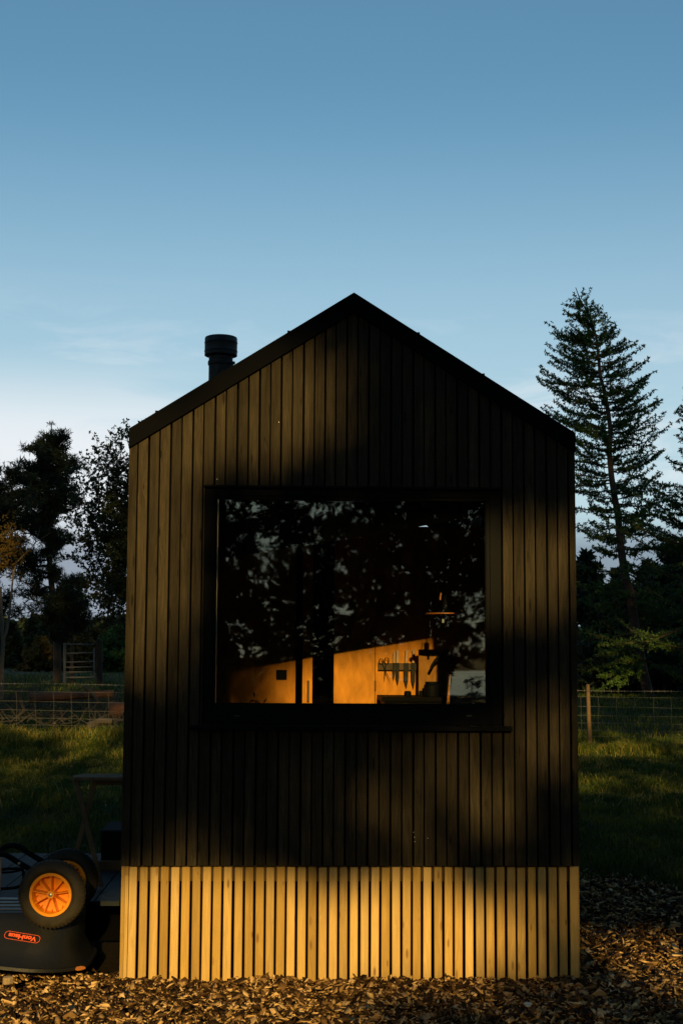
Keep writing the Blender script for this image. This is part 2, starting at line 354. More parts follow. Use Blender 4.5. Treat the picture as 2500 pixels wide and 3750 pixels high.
# flue
fl = at(809, 1300, 1.15); fx = fl[0]
def zf(py): return at(809, py, 1.15)[2]
R1 = 44.5 / FPX * 8.74; R2 = 60.5 / FPX * 8.74; R3 = 62 / FPX * 8.74
flue = MB().lathe([(R1, 2.9), (R1, zf(1339)), (R1 + .005, zf(1337)), (R1 + .006, zf(1330)), (R1 + .005, zf(1324)), (R1, zf(1322)), (R1, zf(1294))], (fx, 1.15, 0), seg=48).build('flue_pipe', M['flue'], cabin, smooth=True)
MB().box(fx + R1, fx + R1 + .014, 1.14, 1.16, zf(1333), zf(1324)).build('clamp_bolt', M['flue'], flue)
MB().lathe([(R1 + .004, zf(1306)), (R2 - .003, zf(1304)), (R2, zf(1303)), (R2, zf(1290)), (R3, zf(1288)), (R2, zf(1284)), (R2, zf(1260)), (R3, zf(1256)), (R2, zf(1253)), (R2, zf(1242)), (R2 * .97, zf(1237)), (R2 * .9, zf(1235))], (fx, 1.15, 0), seg=48).build('flue_cowl', M['flue'], flue, smooth=True)

# window
win = bpy.data.objects.new('window', None)
wf = MB()
YF = .012
wf.box(FX0 + .002, GX0 - .018, YF, .12, FZ0 + .002, FZ1 - .002); wf.box(GX1 + .018, FX1 - .002, YF, .12, FZ0 + .002, FZ1 - .002)
wf.box(GX0 - .018, GX1 + .018, YF, .12, GZ1 + .018, FZ1 - .002); wf.box(GX0 - .018, GX1 + .018, YF, .12, FZ0 + .002, GZ0 - .018)
frame = wf.build('window', M['black_metal'], cabin, bevel=.0015)
sash = MB(); ys = .024
sash.box(GX0 - .018, GX0, ys, .11, GZ0 - .018, GZ1 + .018); sash.box(GX1, GX1 + .018, ys, .11, GZ0 - .018, GZ1 + .018)
sash.box(GX0, GX1, ys, .11, GZ1, GZ1 + .018); sash.box(GX0, GX1, ys, .11, GZ0 - .018, GZ0)
sash.build('sash', M['black_metal'], frame)
bead = MB(); bead.box(GX0 + .0005, GX0 + .004, .034, .048, GZ0, GZ1); mbead = simple('sunlit_bead_tone', (.35, .34, .30), .3, metal=.8); bead.build('glazing_bead', mbead, frame)  # left bead pale: sunlight on the reveal is put into its colour
MB().box(GX1 - .004, GX1 - .0005, .034, .048, GZ0, GZ1).build('glazing_bead', M['black_metal'], frame)  # same bead in black, as the unlit side
MB().box(FX0 - .006, FX1 + .004, -.024, .016, FZ1 - .006, FZ1 + .004).build('drip_cap', M['black_metal'], frame)
sill = MB(); sill.prism([(-.848, 1.275), (.846, 1.275), (.846, 1.300), (-.848, 1.300)], -.045, .02)
sill.build('sill', M['black_metal'], frame, bevel=.004)
for px in (866, 1718):
    q = at(px, 2622, .0)
    MB().box(q[0] - .014, q[0] + .014, YF - .003, YF + .001, q[2] - .004, q[2] + .004).build('drain_cover', M['steel'] if px < 0 else simple('drain_plastic', (.03, .03, .03), .3), frame)
m, t, b = mat('window_glass'); t.nodes.remove(b)
tr = N(t, 'ShaderNodeBsdfTransparent'); tr.inputs[0].default_value = (.86, .88, .86, 1)
gl = N(t, 'ShaderNodeBsdfGlossy', i_Roughness=.014); gl.inputs[0].default_value = (.95, 1, 1, 1)
c = N(t, 'ShaderNodeTexCoord'); n1 = N(t, 'ShaderNodeTexNoise', i_Scale=1.3, i_Detail=1.0); t.links.new(c.outputs['Object'], n1.inputs[0])
bp = N(t, 'ShaderNodeBump', i_Strength=.5, i_Distance=.006); t.links.new(n1.outputs[0], bp.inputs['Height']); t.links.new(bp.outputs[0], gl.inputs['Normal'])
fr = N(t, 'ShaderNodeFresnel', i_IOR=1.5)
fac = math_(t, 'MULTIPLY', fr.outputs[0], 1.7, clamp=True)
ms = N(t, 'ShaderNodeMixShader'); t.links.new(fac, ms.inputs[0]); t.links.new(tr.outputs[0], ms.inputs[1]); t.links.new(gl.outputs[0], ms.inputs[2])
t.links.new(ms.outputs[0], t.nodes['Material Output'].inputs[0])
MB().add([(GX0 - .003, .05, GZ0 - .003), (GX1 + .003, .05, GZ0 - .003), (GX1 + .003, .05, GZ1 + .003), (GX0 - .003, .05, GZ1 + .003)], [(0, 1, 2, 3)]).build('glass_pane', m, frame)
# added dark panel behind the window head; sloped edge cuts the indoor sun patch
MB().prism([(GX0 - .03, 2.185), (GX1 + .03, 2.445), (GX1 + .03, 2.53), (GX0 - .03, 2.53)], .20, .206).build('sun_patch_mask', M['dark'], cabin)

# slatted skirt
sk = MB(); n = 43; x0 = -W + .01
sk.box(-W + .004, -W + .0225, .006, .05, .0, ZB - .004, .3)
sk.box(-W + .0235, -W + .041, .008, .03, .0, ZB - .05, .8)
sk.box(-W + .0235, -W + .041, .008, .03, ZB - .049, ZB - .004, .15)
xs = -W + .0435; pitch = (2 * W - .0435 - .052) / 42
for k in range(42):
    wv = .0418 + random.uniform(-.001, .001); xa = xs + k * pitch + random.uniform(-.001, .001)
    yy = .008 + random.uniform(-.002, .002)
    lean = random.uniform(-.0015, .0015); zt = ZB - .006 - random.uniform(0, .003); bev = .003
    pl = [(xa + lean, -.05), (xa + wv + lean, -.05), (xa + wv, zt), (xa, zt)]
    n0 = len(sk.v); tn = random.random()
    # chamfered front edges
    vs = []
    for (zz, off) in ((-.05, lean), (zt, 0)):
        for (u, v) in ((0, .03), (0, bev), (bev, 0), (wv - bev, 0), (wv, bev), (wv, .03)): vs.append((xa + u + off, yy + v, zz))
    sk.add(vs, [(0, 5, 4, 3, 2, 1), (6, 7, 8, 9, 10, 11)] + [(i, (i + 1) % 6, (i + 1) % 6 + 6, i + 6) for i in range(6)], tn)
sk.box(W - .0495, W - .0075, .006, .04, -.05, ZB - .004, .62); sk.box(W - .0065, W, .012, .05, -.05, ZB - .003, .4)
sk.build('slatted_skirt', M['pine_slats'], cabin)
MB().box(-W + .045, W - .05, .05, .072, ZB - .085, ZB - .001, .2).build('skirt_rail', M['brown_wood'], cabin)
bk = MB(); bk.box(-W + .03, W - .02, .12, .14, -.05, ZB - .002)
bk.build('skirt_backing', M['dark'], cabin)
for sgn in (-1, 1):
    xa, xb = sorted((sgn * (W - .006), sgn * (W - .028))); k = MB(); y = .06
    while y < LEN: k.box(xa, xb, y, y + .042, -.05, ZB - .004, random.random()); y += .056
    k.build('side_skirt', M['pine_slats'], cabin)
mpaint = simple('white_paint', (.7, .7, .66), .5)      # pale paint spots and nail heads on the boards
for (px, py) in ((1517, 3066), (1518, 3082), (1514, 3048), (795, 1755), (1021, 1546), (1102, 2674), (1565, 3070)):
    q = at(px, py, -.004); r = random.uniform(.0010, .0019); MB().box(q[0] - r, q[0] + r, -.0045, -.001, q[2] - r * 1.6, q[2] + r * 1.6).build('paint_spot', mpaint, cabin)

# ------------------------------------------------------------------ interior
YB = 2.6
def bp_(x0, y0, x1, y1, Y): a = at(x0, y0, Y); b = at(x1, y1, Y); return min(a[0], b[0]), max(a[0], b[0]), min(a[2], b[2]), max(a[2], b[2])
part = MB()
xa, xb, _, _ = bp_(770, 2400, 1107, 2500, YB)
part.box(-W + .1, bp_(1103, 0, 1104, 1, YB)[0], YB, YB + .04, ZB + .09, 2.6, .3)
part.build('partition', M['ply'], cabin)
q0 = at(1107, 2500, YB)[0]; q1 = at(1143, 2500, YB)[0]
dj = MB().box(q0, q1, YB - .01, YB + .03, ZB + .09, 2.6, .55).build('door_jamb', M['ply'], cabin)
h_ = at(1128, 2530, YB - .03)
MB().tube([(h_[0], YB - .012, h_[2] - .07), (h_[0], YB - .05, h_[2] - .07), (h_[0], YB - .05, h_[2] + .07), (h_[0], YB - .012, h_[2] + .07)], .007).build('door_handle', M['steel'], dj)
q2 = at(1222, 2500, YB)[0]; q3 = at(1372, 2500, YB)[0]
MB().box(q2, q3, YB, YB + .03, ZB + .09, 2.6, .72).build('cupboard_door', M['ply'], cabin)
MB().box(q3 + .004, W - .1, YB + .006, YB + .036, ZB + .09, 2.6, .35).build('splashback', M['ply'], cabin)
h_ = at(1373, 2508, YB)
MB().tube([(q3 + .002, YB - .006, h_[2] - .04), (q3 + .002, YB - .006, h_[2] + .03)], .006).build('hinge', simple('brass', (.8, .6, .3), .3, metal=1.), cabin)
xa, xb, za, zb = bp_(1011, 2453, 1050, 2489, YB - .01)
MB().box(xa, xb, YB - .012, YB - .001, za, zb).build('control_panel', simple('black_glass_plate', (.008, .009, .009), .7, spec=.03), cabin)
MB().box(-W + .1, W - .1, YB + 1.2, YB + 1.24, ZB + .09, 2.6).build('far_lining', M['dark'], cabin)
ctr = MB(); cx0 = at(1395, 2560, YB - .5)[0]; cz = at(1500, 2552, YB - .5)[2]
ctr.box(cx0, W - .1, YB - .55, YB - .003, cz - .03, cz); ctr.box(cx0 + .02, W - .1, YB - .53, YB - .004, ZB + .09, cz - .031)
ctr.build('worktop', simple('dark_worktop', (.003, .003, .003), .6, spec=.05), cabin)
# knife rack and its knives
YK = YB - .03
xa, xb, za, zb = bp_(1384, 2428, 1526, 2454, YK)
rk = MB().box(xa, xb, YK - .005, YB + .005, za, zb, .4).build('knife_rack', M['brown_wood'])
tag(rk, 'wooden magnetic knife rack on the plywood wall behind the window', 'knife rack')
m_blade = simple('dark_steel_blade', (.022, .021, .017), .6, metal=.0, noise=.4, spec=.08)
m_handle = simple('pale_knife_handle', (.42, .24, .11), .5, noise=.2, nscale=90)
def knife(px, ytop, yjoin, ytip, wpx, lean, label, hw=5):
    k = thing('kitchen_knife', label, 'knife', group='knives on the kitchen rack')
    A = at(px + lean, ytop, YK - .02); B = at(px, yjoin, YK - .02); C = at(px - lean * .4, ytip, YK - .02); pw = 10.2 / FPX; w = wpx * pw; h = hw * pw
    MB().prism([(A[0] - h * .55, A[2]), (B[0] - h * .5, B[2]), (B[0] + h * .5, B[2]), (A[0] + h * .75, A[2])], YK - .024, YK - .008).build('handle', m_handle, k, bevel=.002)
    hgt = B[2] - C[2]
    MB().prism([(B[0] - w * .45, B[2]), (C[0] - w * .3, C[2] + hgt * .35), (C[0] + w * .15, C[2]), (C[0] + w * .45, C[2] + hgt * .28), (B[0] + w * .5, B[2])], YK - .018, YK - .0145).build('blade', m_blade, k)
    settle(k, (C[0], YK - .016, C[2]))
knife(1441, 2388, 2428, 2490, 10, 2, 'smallest knife on the rack, just right of the scissors', 7)
knife(1454, 2380, 2428, 2509, 15, 1, 'narrow knife with the first tall pale handle on the rack', 9)
knife(1486, 2379, 2428, 2520, 19, 3, 'wide knife in the middle of the rack, right of the narrow knife', 8)
knife(1512, 2377, 2428, 2522, 18, 3, 'knife with dark patterned blade at the right end of the rack', 8)
sc_ = thing('kitchen_scissors', 'black handled scissors hanging at the left end of the knife rack', 'scissors')
for cxp, dy_, r_px in ((1395, 0, 7), (1415, -2, 8)):
    c0 = at(cxp, 2422 + dy_, YK - .02); pts = [(c0[0] + r_px * .00196 * 1.0 * math.cos(a), YK - .02, c0[2] + r_px * .0028 * math.sin(a)) for a in np.linspace(0, 2 * PI, 17)]
    MB().tube(pts, .0035, 6, caps=False).build('finger_loop', M['black_metal'], sc_)
for (x0_, x1_) in ((1412, 1406), (1400, 1430)):
    a = at(x0_, 2432, YK - .018); b2 = at(x1_, 2500, YK - .018)
    MB().prism([(a[0] - .006, a[2]), (a[0] + .006, a[2]), (b2[0], b2[2])], YK - .019, YK - .016).build('blade', m_blade, sc_)
settle(sc_, at(1408, 2500, YK - .018))
# chopping board
YC = YB - .22
xa, xb, za, zb = bp_(1532, 2378, 1650, 2540, YC)
cb = thing('chopping_board', 'large plywood chopping board leaning behind the tap', 'chopping board')
MB().box(xa, xb, YC, YC + .018, cz + .001, zb, .5).build('board', wood('board_plywood', (.27, .12, .022), (.32, .14, .03), (.2, .08, .01), grain=.5, tonev=.05, gscale=.15, bump=.05, zmul=.35, kn=(2, 1), spec=.06), cb, bevel=.003)
hq = at(1633, 2395, YC); MB().lathe([(.0085, -.0015), (.0085, .003)], (hq[0], YC, hq[2]), 'Y', 20).build('hole', M['dark'], cb)
settle(cb, (xa, YC, cz))
tap = thing('kitchen_tap', 'black gooseneck tap rising in front of the chopping board', 'tap')
YT = YB - .38
pts = [at(x, y, YT) for x, y in ((1577, 2448), (1584, 2434), (1594, 2417), (1608, 2405), (1624, 2401), (1640, 2405), (1651, 2415), (1656, 2430), (1658, 2500))]
pts.append((pts[-1][0], YT, cz + .002)); pts = [(p[0], p[1], p[2]) for p in pts]
MB().tube(pts, [.010, .011] + [.0095] * 8, 10).build('spout', M['black_metal'], tap, smooth=True)
MB().lathe([(.022, 0), (.022, .012), (.012, .02)], (pts[-1][0], YT, cz), seg=20).build('base', M['black_metal'], tap)
settle(tap, (pts[-1][0], YT, cz))
# dark jars and pan on the worktop
def jar(px, wpx, ytop, Y, label, cat='jar', name='jar', m=None):
    a = at(px, ytop, Y); w = wpx * (Y + 7.6) / FPX / 2; h = max(a[2] - cz, .02)
    j = thing(name, label, cat)
    MB().lathe([(w, 0), (w * 1.03, h * .1), (w, h * .75), (w * .8, h * .86)], (a[0], Y, cz + .001), seg=24).build('body', m or M['black_metal'], j, smooth=True)
    MB().lathe([(w * .84, h * .86), (w * .84, h)], (a[0], Y, cz + .001), seg=24).build('lid', M['black_metal'], j)
    settle(j, (a[0], Y, cz))
jar(1580, 58, 2497, YB - .42, 'dark lumpy pot on the worktop below the tap', 'pot', 'cooking_pot')
jar(1492, 26, 2531, YB - .40, 'small dark jar on the worktop under the knives')
jar(1540, 14, 2530, YB - .36, 'slim dark jar between the small jar and the pot')
# pendant lamp
YL = 1.5
c0 = at(1628, 2249, YL); sc1 = (YL + 7.6) / FPX; R = 72 * sc1
lamp = thing('pendant_lamp', 'dark pendant lamp with a wide thin copper rimmed disc shade', 'lamp')
MB().lathe([(R * .97, -.001), (R, 0), (R, .005), (R * .97, .006)], (c0[0], YL, c0[2]), seg=64).build('shade', simple('copper_shade', (.45, .15, .04), .5, metal=.2), lamp, smooth=True)
MB().lathe([(R * .5, .0065), (R * .16, .03), (R * .14, .12), (R * .05, .125)], (c0[0], YL, c0[2]), seg=48).build('cone', M['black_metal'], lamp, smooth=True)
qq = at(1612, 2184, YL - .04); MB().bar((qq[0] - .003, YL - .045, qq[2] - .022), (qq[0] + .003, YL - .045, qq[2] + .022), .008, .004).build('bracket', simple('lit_neck_edge', (.8, .3, .06), .5), lamp)  # bright orange bar: sunlit edge of the lamp neck put into colour
MB().tube([(c0[0], YL, c0[2] + .12), (c0[0], YL, 3.2)], .003, 6).build('cord', M['black_metal'], lamp)
MB().lathe([(.008, -.055), (.009, -.001)], (c0[0] - .012, YL, c0[2]), seg=12).build('stem', simple('grey_stem', (.3, .36, .36), .4), lamp)
settle(lamp, (c0[0], YL, 3.2))
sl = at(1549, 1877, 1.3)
spo = thing('glint_stand_in', 'tiny glowing bar in place of a sun glint on metal, high up behind the right half of the window', 'sun_glint')
MB().tube([(sl[0] + .03, 1.3, sl[2] + .02), (sl[0], 1.29, sl[2] + .001)], .012, 10).build('glint_holder', M['black_metal'], spo)
m, t, b = mat('glint_glow'); b.inputs['Emission Color'].default_value = (1, .8, .5, 1); b.inputs['Emission Strength'].default_value = 6
MB().bar((sl[0] - .010, 1.285, sl[2] + .006), (sl[0] + .008, 1.285, sl[2] - .007), .004, .005).build('glint_bar', m, spo)  # glow added in place of a sun glint on metal
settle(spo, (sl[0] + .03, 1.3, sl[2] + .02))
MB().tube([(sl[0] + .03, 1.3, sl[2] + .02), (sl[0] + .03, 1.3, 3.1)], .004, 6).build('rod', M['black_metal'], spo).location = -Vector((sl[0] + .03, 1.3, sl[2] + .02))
# tilted mirror box added by the right jamb, stands in for a pale patch
bx = thing('pale_patch_box', 'large glossy tilted box standing in for the pale patch at the window right edge', 'reflector')
YX = .62
xa, xb, za, zb = bp_(1652, 2470, 1770, 2600, YX)
m, t, b = mat('glossy_pale_surface'); b.inputs['Base Color'].default_value = (.74, .78, .78, 1); b.inputs['Roughness'].default_value = .10; b.inputs['Metallic'].default_value = .9
c = N(t, 'ShaderNodeTexCoord'); mp = N(t, 'ShaderNodeMapping'); mp.inputs['Scale'].default_value = (9, 9, 22); mp.inputs['Rotation'].default_value = (0, .5, 0); t.links.new(c.outputs['Object'], mp.inputs[0])
n1 = N(t, 'ShaderNodeTexNoise', i_Scale=1.0, i_Detail=3.0, i_Distortion=2.2); t.links.new(mp.outputs[0], n1.inputs[0])
bp = N(t, 'ShaderNodeBump', i_Strength=.7, i_Distance=.012); t.links.new(n1.outputs[0], bp.inputs['Height']); t.links.new(bp.outputs[0], b.inputs['Normal'])
x9, z8, z9 = xb + .03, za - .05, zb
mbx = MB(); mbx.add([(xa - .015, YX, z8), (x9, YX, z8), (x9, YX + .13, z9), (xa + .01, YX + .13, z9), (xa - .015, YX + .22, z8), (x9, YX + .22, z8), (x9, YX + .20, z9), (xa + .01, YX + .20, z9)],
    [(0, 1, 2, 3), (5, 4, 7, 6), (3, 2, 6, 7), (0, 4, 5, 1), (0, 3, 7, 4), (1, 5, 6, 2)])
mbx.build('body', m, bx, bevel=.01)
MB().box(xa - .002, xb + .03, YX + .12, YX + .21, zb + .001, zb + .009).build('lid', M['black_metal'], bx, bevel=.003)
shelf = MB().box(xa - .1, W - .1, YX - .1, YX + .3, za - .08, za - .051).build('window_shelf', M['dark'], cabin)
settle(bx, (xa, YX, za - .05))
kp = thing('plant_pot', 'dark leafy plant silhouette at the lower left of the window', 'plant')
pq = at(935, 2600, .9); pm = MB()
for i in range(26):
    a = random.uniform(0, 2 * PI); r = random.uniform(.02, .07); z0_ = random.uniform(-.03, .10); l_ = random.uniform(.02, .04)
    c_ = Vector((pq[0] + r * math.cos(a), .9 + r * math.sin(a), pq[2] + z0_)); u = Vector((random.uniform(-1, 1), random.uniform(-1, 1), random.uniform(-.3, 1))).normalized() * l_; v = Vector((random.uniform(-1, 1), random.uniform(-1, 1), 0)).normalized() * l_ * .5
    pm.add([c_ - u, c_ + v, c_ + u, c_ - v], [(0, 1, 2, 3)])
pm.build('leaves', simple('houseplant_leaf', (.03, .05, .02), .5), kp)
MB().lathe([(.035, -.12), (.05, -.03)], (pq[0], .9, pq[2]), seg=20).build('pot', M['black_metal'], kp)
settle(kp, (pq[0], .9, pq[2] - .12))

# ------------------------------------------------------------------ deck, box, plank, table on the left
ZD = .31
deck = thing('timber_deck', 'low grey timber deck beside the cabin behind the wheelbarrow', 'deck')
dk = MB(); x = -W - .06
while x > -6:
    dk.box(x - .138, x, .49, 2.42, ZD - .025, ZD, random.random()); x -= .145
dk.build('deck_boards', M['deck'], deck)
MB().box(-6.1, -W - .06, 1.0, 1.04, .0, ZD - .026).build('deck_void_sheet', M['dark'], deck)  # black sheet standing in for the shade under the deck
settle(deck, (-3, 1.4, 0))
q = at(373, 3039, 1.8); xb0 = q[0]; zb0 = q[2]
bxx = thing('storage_box', 'black storage box on the deck against the cabin side', 'box')
MB().box(xb0, -W - .065, 1.8, 2.26, ZD + .002, zb0 - .012).build('body', M['black_metal'], bxx)
MB().box(xb0 - .004, -W - .061, 1.79, 2.27, zb0 - .011, zb0).build('lid', simple('box_lid', (.03, .035, .04), .9, spec=.03), bxx, bevel=.003)
settle(bxx, (xb0, 1.8, ZD))
q = at(349, 3155, 1.6)
tag(MB().box(q[0], -W - .065, 1.6, 1.63, ZD + .003, q[2] + .002, .4).build('wooden_plank', M['brown_wood']), 'brown wooden plank on edge on the deck in front of the black box', 'plank')
tb = thing('folding_table', 'narrow wooden folding table with crossed legs standing on the deck', 'table')
YTb = .95
a = at(259, 2846, YTb); z1t = at(300, 2843, YTb)[2]
tt = MB(); xl = a[0]
pl = [(xl + .012, YTb), (xl, YTb + .05), (xl + .02, YTb + .12)]
tt.add([(xl + .02, YTb, z1t - .024), (-W - .07, YTb, z1t - .024), (-W - .07, YTb + .2, z1t - .024), (xl + .05, YTb + .2, z1t - .024), (xl, YTb + .08, z1t - .024),
        (xl + .02, YTb, z1t - .006), (-W - .07, YTb, z1t - .006), (-W - .07, YTb + .2, z1t), (xl + .05, YTb + .2, z1t), (xl, YTb + .08, z1t - .003)],
       [(4, 3, 2, 1, 0), (5, 6, 7, 8, 9), (0, 1, 6, 5), (1, 2, 7, 6), (2, 3, 8, 7), (3, 4, 9, 8), (4, 0, 5, 9)])
tt.build('tabletop', M['table'], tb)
rr = at(350, 2860, YTb + .02)
MB().box(rr[0], -W - .075, YTb + .04, YTb + .06, z1t - .055, z1t - .025, .3).build('apron', M['table'], tb)
rr2 = at(264, 2860, YTb); MB().box(rr2[0], rr2[0] + .03, YTb + .01, YTb + .04, z1t - .05, z1t - .025, .6).build('bracket', M['table'], tb)
l0 = at(280, 2862, YTb + .02); l1 = at(360, 3262, YTb - .2); l1 = (l1[0], YTb - .05, ZD + .012)
MB().bar((l0[0], YTb + .02, z1t - .026), l1, .028, .018, .4).build('leg', M['table'], tb)
l0 = at(350, 2865, YTb + .06); l2 = at(270, 3180, YTb + .06)
MB().bar((l0[0], YTb + .05, z1t - .026), (l2[0] - .03, YTb + .05, ZD + .012), .026, .018, .5).build('leg', M['table'], tb)
settle(tb, (l1[0], YTb, ZD))

# ------------------------------------------------------------------ wheelbarrow, upside down
wb = thing('wheelbarrow', 'upturned black two-wheeled wheelbarrow with orange wheel hubs', 'wheelbarrow')
def wheel(c, Rt, lab=None):
    """axis along y, outer face towards -y"""
    w = MB(); tw = .042; Rr = Rt * .640
    prof = []
    for a in np.linspace(-.55 * PI, .55 * PI, 15):     # rounded tyre section
        prof.append((Rr + (Rt - Rr) * (.5 + .5 * math.cos(a) ** 1) if False else Rr + (Rt - Rr) * max(math.cos(a * .86), 0) ** .55, tw * math.sin(a * .86) / math.sin(.55 * PI * .86)))
    seg = 72; base = []
    prof = [(Rr * .97, prof[0][1] * .72)] + prof + [(Rr * .97, prof[-1][1] * .72)]
    w.lathe(prof, c, 'Y', seg, caps=False)
    # tread lugs round the shoulder
    for k in range(48):
        a = 2 * PI * k / 48
        for sy in (-1, 1):
            r0, r1 = Rt * .93, Rt * 1.012; y0_, y1_ = sy * tw * .80, sy * tw * .12; da = .028
            vs = []
            for (r, yy) in ((r0, y0_), (r1 - .003, y0_ * .72), (r1, y1_), (r0, y1_)):
                for s in (-1, 1): vs.append((c[0] + r * math.cos(a + s * da), c[1] + yy, c[2] + r * math.sin(a + s * da)))
            w.add(vs, [(0, 2, 3, 1), (2, 4, 5, 3), (4, 6, 7, 5), (0, 1, 7, 6), (0, 6, 4, 2), (1, 3, 5, 7)])
    wh = w.build('wheel', M['tyre'], wb, smooth=True)
    h = MB(); Rh = Rr
    # dished orange rim: outer flange, inner wall, web plate set back
    h.lathe([(Rh * 1.01, -.030), (Rh * .99, -.036), (Rh * .865, -.036), (Rh * .845, -.031), (Rh * .835, .026), (Rh * .19, .032), (Rh * .18, -.026), (Rh * .17, -.033), (Rh * .10, -.033), (Rh * .10, .03), (Rh * 1.01, .03)], c, 'Y', 64, close=True)
    for k in range(9):
        a = 2 * PI * k / 9 + .17; ca, sa = math.cos(a), math.sin(a)
        def P(r, off, yy): return (c[0] + r * ca - off * sa, c[1] + yy, c[2] + r * sa + off * ca)
        th = .0017
        h.add([P(Rh * .15, -th, .034), P(Rh * .85, -th, .030), P(Rh * .85, -th, -.028), P(Rh * .15, -th, -.024), P(Rh * .15, th, .034), P(Rh * .85, th, .030), P(Rh * .85, th, -.028), P(Rh * .15, th, -.024)],
              [(0, 1, 2, 3), (7, 6, 5, 4), (2, 6, 7, 3), (0, 4, 5, 1), (1, 5, 6, 2), (3, 7, 4, 0)])
        a2 = a + PI / 9; ca, sa = math.cos(a2), math.sin(a2)
        h.add([P(Rh * .70, -th, .030), P(Rh * .85, -th, .030), P(Rh * .85, -th, -.026), P(Rh * .70, th, .030), P(Rh * .85, th, .030), P(Rh * .85, th, -.026)], [(0, 1, 2), (5, 4, 3), (0, 2, 5, 3), (1, 4, 5, 2), (0, 3, 4, 1)])
    h.build('rim', M['orange'], wh, smooth=True)
    MB().lathe([(Rh * .098, -.028), (Rh * .095, -.031), (Rh * .06, -.031), (Rh * .058, -.037), (Rh * .02, -.038)], c, 'Y', 20).build('axle_end', M['steel'], wh, smooth=True)
    MB().box(c[0] + Rh * .50, c[0] + Rh * .56, c[1] - .02, c[1] - .008, c[2] + Rh * .55, c[2] + Rh * .68).build('valve', M['black_metal'], wh)
    return wh
yw1, yw2 = -.16, .46
cw1 = at(188, 3277, yw1 - .03); cw1 = (cw1[0], yw1, cw1[2]); Rt1 = 119.5 / FPX * (yw1 - .03 + 7.6)
cw2 = at(248, 3222, yw2); cw2 = (cw2[0], yw2, cw2[2])
for cc in (cw1, cw2):
    whl = wheel(cc, Rt1)
    # toe the wheel outwards a little so that the tread shows on its right
    ang = math.radians(-5 if cc is cw1 else -3)
    Mx = Matrix.Translation(Vector(cc)) @ Matrix.Rotation(ang, 4, 'Z') @ Matrix.Translation(-Vector(cc))
    whl.matrix_world = Mx
MB().tube([(cw1[0], cw1[1] + .04, cw1[2]), (cw2[0], cw2[1] - .04, cw2[2])], .010, 10).build('axle', M['steel'], wb)
# tub: inverted, rim down
def loop(x0, x1, y0, y1, z, r, nseg=14, tilt=0.):
    pts = []
    for (cx_, cy_, a0) in ((x1 - r, y0 + r, -PI / 2), (x1 - r, y1 - r, 0), (x0 + r, y1 - r, PI / 2), (x0 + r, y0 + r, PI)):
        for k in range(nseg + 1):
            a = a0 + PI / 2 * k / nseg; pts.append((cx_ + r * math.cos(a), cy_ + r * math.sin(a), z))
    return [(p[0], p[1], p[2] + tilt * (x1 - p[0])) for p in pts]
xr = at(338, 3530, .06)[0]; xt = at(284, 3348, .10)[0]
zt_ = at(150, 3346, -.06)[2]
xl_ = xr - 1.15; TL = .10
tub = MB()
L = [loop(xl_ + .28, xt - .02, -.045, .42, zt_ + .003, .13, tilt=.0), loop(xl_ + .26, xt, -.055, .43, zt_ - .006, .14), loop(xl_ + .22, xt + .016, -.075, .45, zt_ - .03, .16),
     loop(xl_ + .10, xr - .075, -.19, .53, zt_ - .17, .24, tilt=.02), loop(xl_ + .03, xr - .028, -.235, .57, .082, .30, tilt=TL), loop(xl_ + .02, xr - .02, -.25, .58, .075, .31, tilt=TL), loop(xl_, xr - .008, -.262, .592, .078, .32, tilt=TL), loop(xl_, xr - .007, -.263, .593, .062, .32, tilt=TL), loop(xl_ + .04, xr - .04, -.23, .56, .064, .30, tilt=TL)]
nn = len(L[0]); vs = [p for l in L for p in l]
tub.add(vs, [tuple(range(nn))] + [(i * nn + k, (i + 1) * nn + k, (i + 1) * nn + (k + 1) % nn, i * nn + (k + 1) % nn) for i in range(len(L) - 1) for k in range(nn)])
tubo = tub.build('tub', M['tub'], wb, smooth=True)
ridge = MB()      # moulded ribs on the tub floor (now on top)
for yy in (.02, .12, .22, .32): ridge.box(xl_ + .35, xt - .12, yy, yy + .03, zt_ + .002, zt_ + .008)
ridge.build('floor_rib', M['tub'], tubo, bevel=.003)
# logo, upside down with the tub, on the sloping side
def text_mesh(body, size, bold):
    cu = bpy.data.curves.new('lettering', 'FONT'); cu.body = body; cu.size = size; cu.offset = bold; cu.extrude = .0006; cu.align_x = 'CENTER'; cu.align_y = 'CENTER'; cu.space_character = .98
    o = bpy.data.objects.new('tmp', cu); COL.objects.link(o); bpy.context.view_layer.update()
    me = bpy.data.meshes.new_from_object(o.evaluated_get(bpy.context.evaluated_depsgraph_get())); bpy.data.objects.remove(o)
    return me
def side_pt(px, py):
    """point of the tub's near side plane at a photo pixel"""
    A = np.array([0, -.075, zt_ - .03]); B = np.array([0, -.235, .082 + TL * .32]); d = at(px, py, 0) - CP; nrm = np.cross(B - A, [1, 0, 0]); nrm /= np.linalg.norm(nrm)
    tt_ = nrm @ (A - CP) / (nrm @ d); return CP + d * tt_, nrm
P0, nrm = side_pt(84, 3436); Pu, _ = side_pt(84 + 50, 3436 + 8.0)
ux = Vector(Pu - P0).normalized(); nz = Vector(nrm); nz = nz if nz.y < 0 else -nz; uy = nz.cross(ux).normalized()
OFF = .013
base = Vector(P0) + nz * OFF
me = text_mesh('VonHaus', .040, .0017)
Rm = Matrix((-ux, -uy, nz)).transposed().to_4x4(); Rm.translation = base + nz * .0004
lg = link_mesh('lettering', me, M['logo'], tubo); lg.matrix_basis = Rm @ Matrix.Diagonal((.99, .84, 1, 1))
tag(lg, 'orange VonHaus lettering printed upside down')
ring = MB(); hw, hh, thk = .0925, .0215, .0011
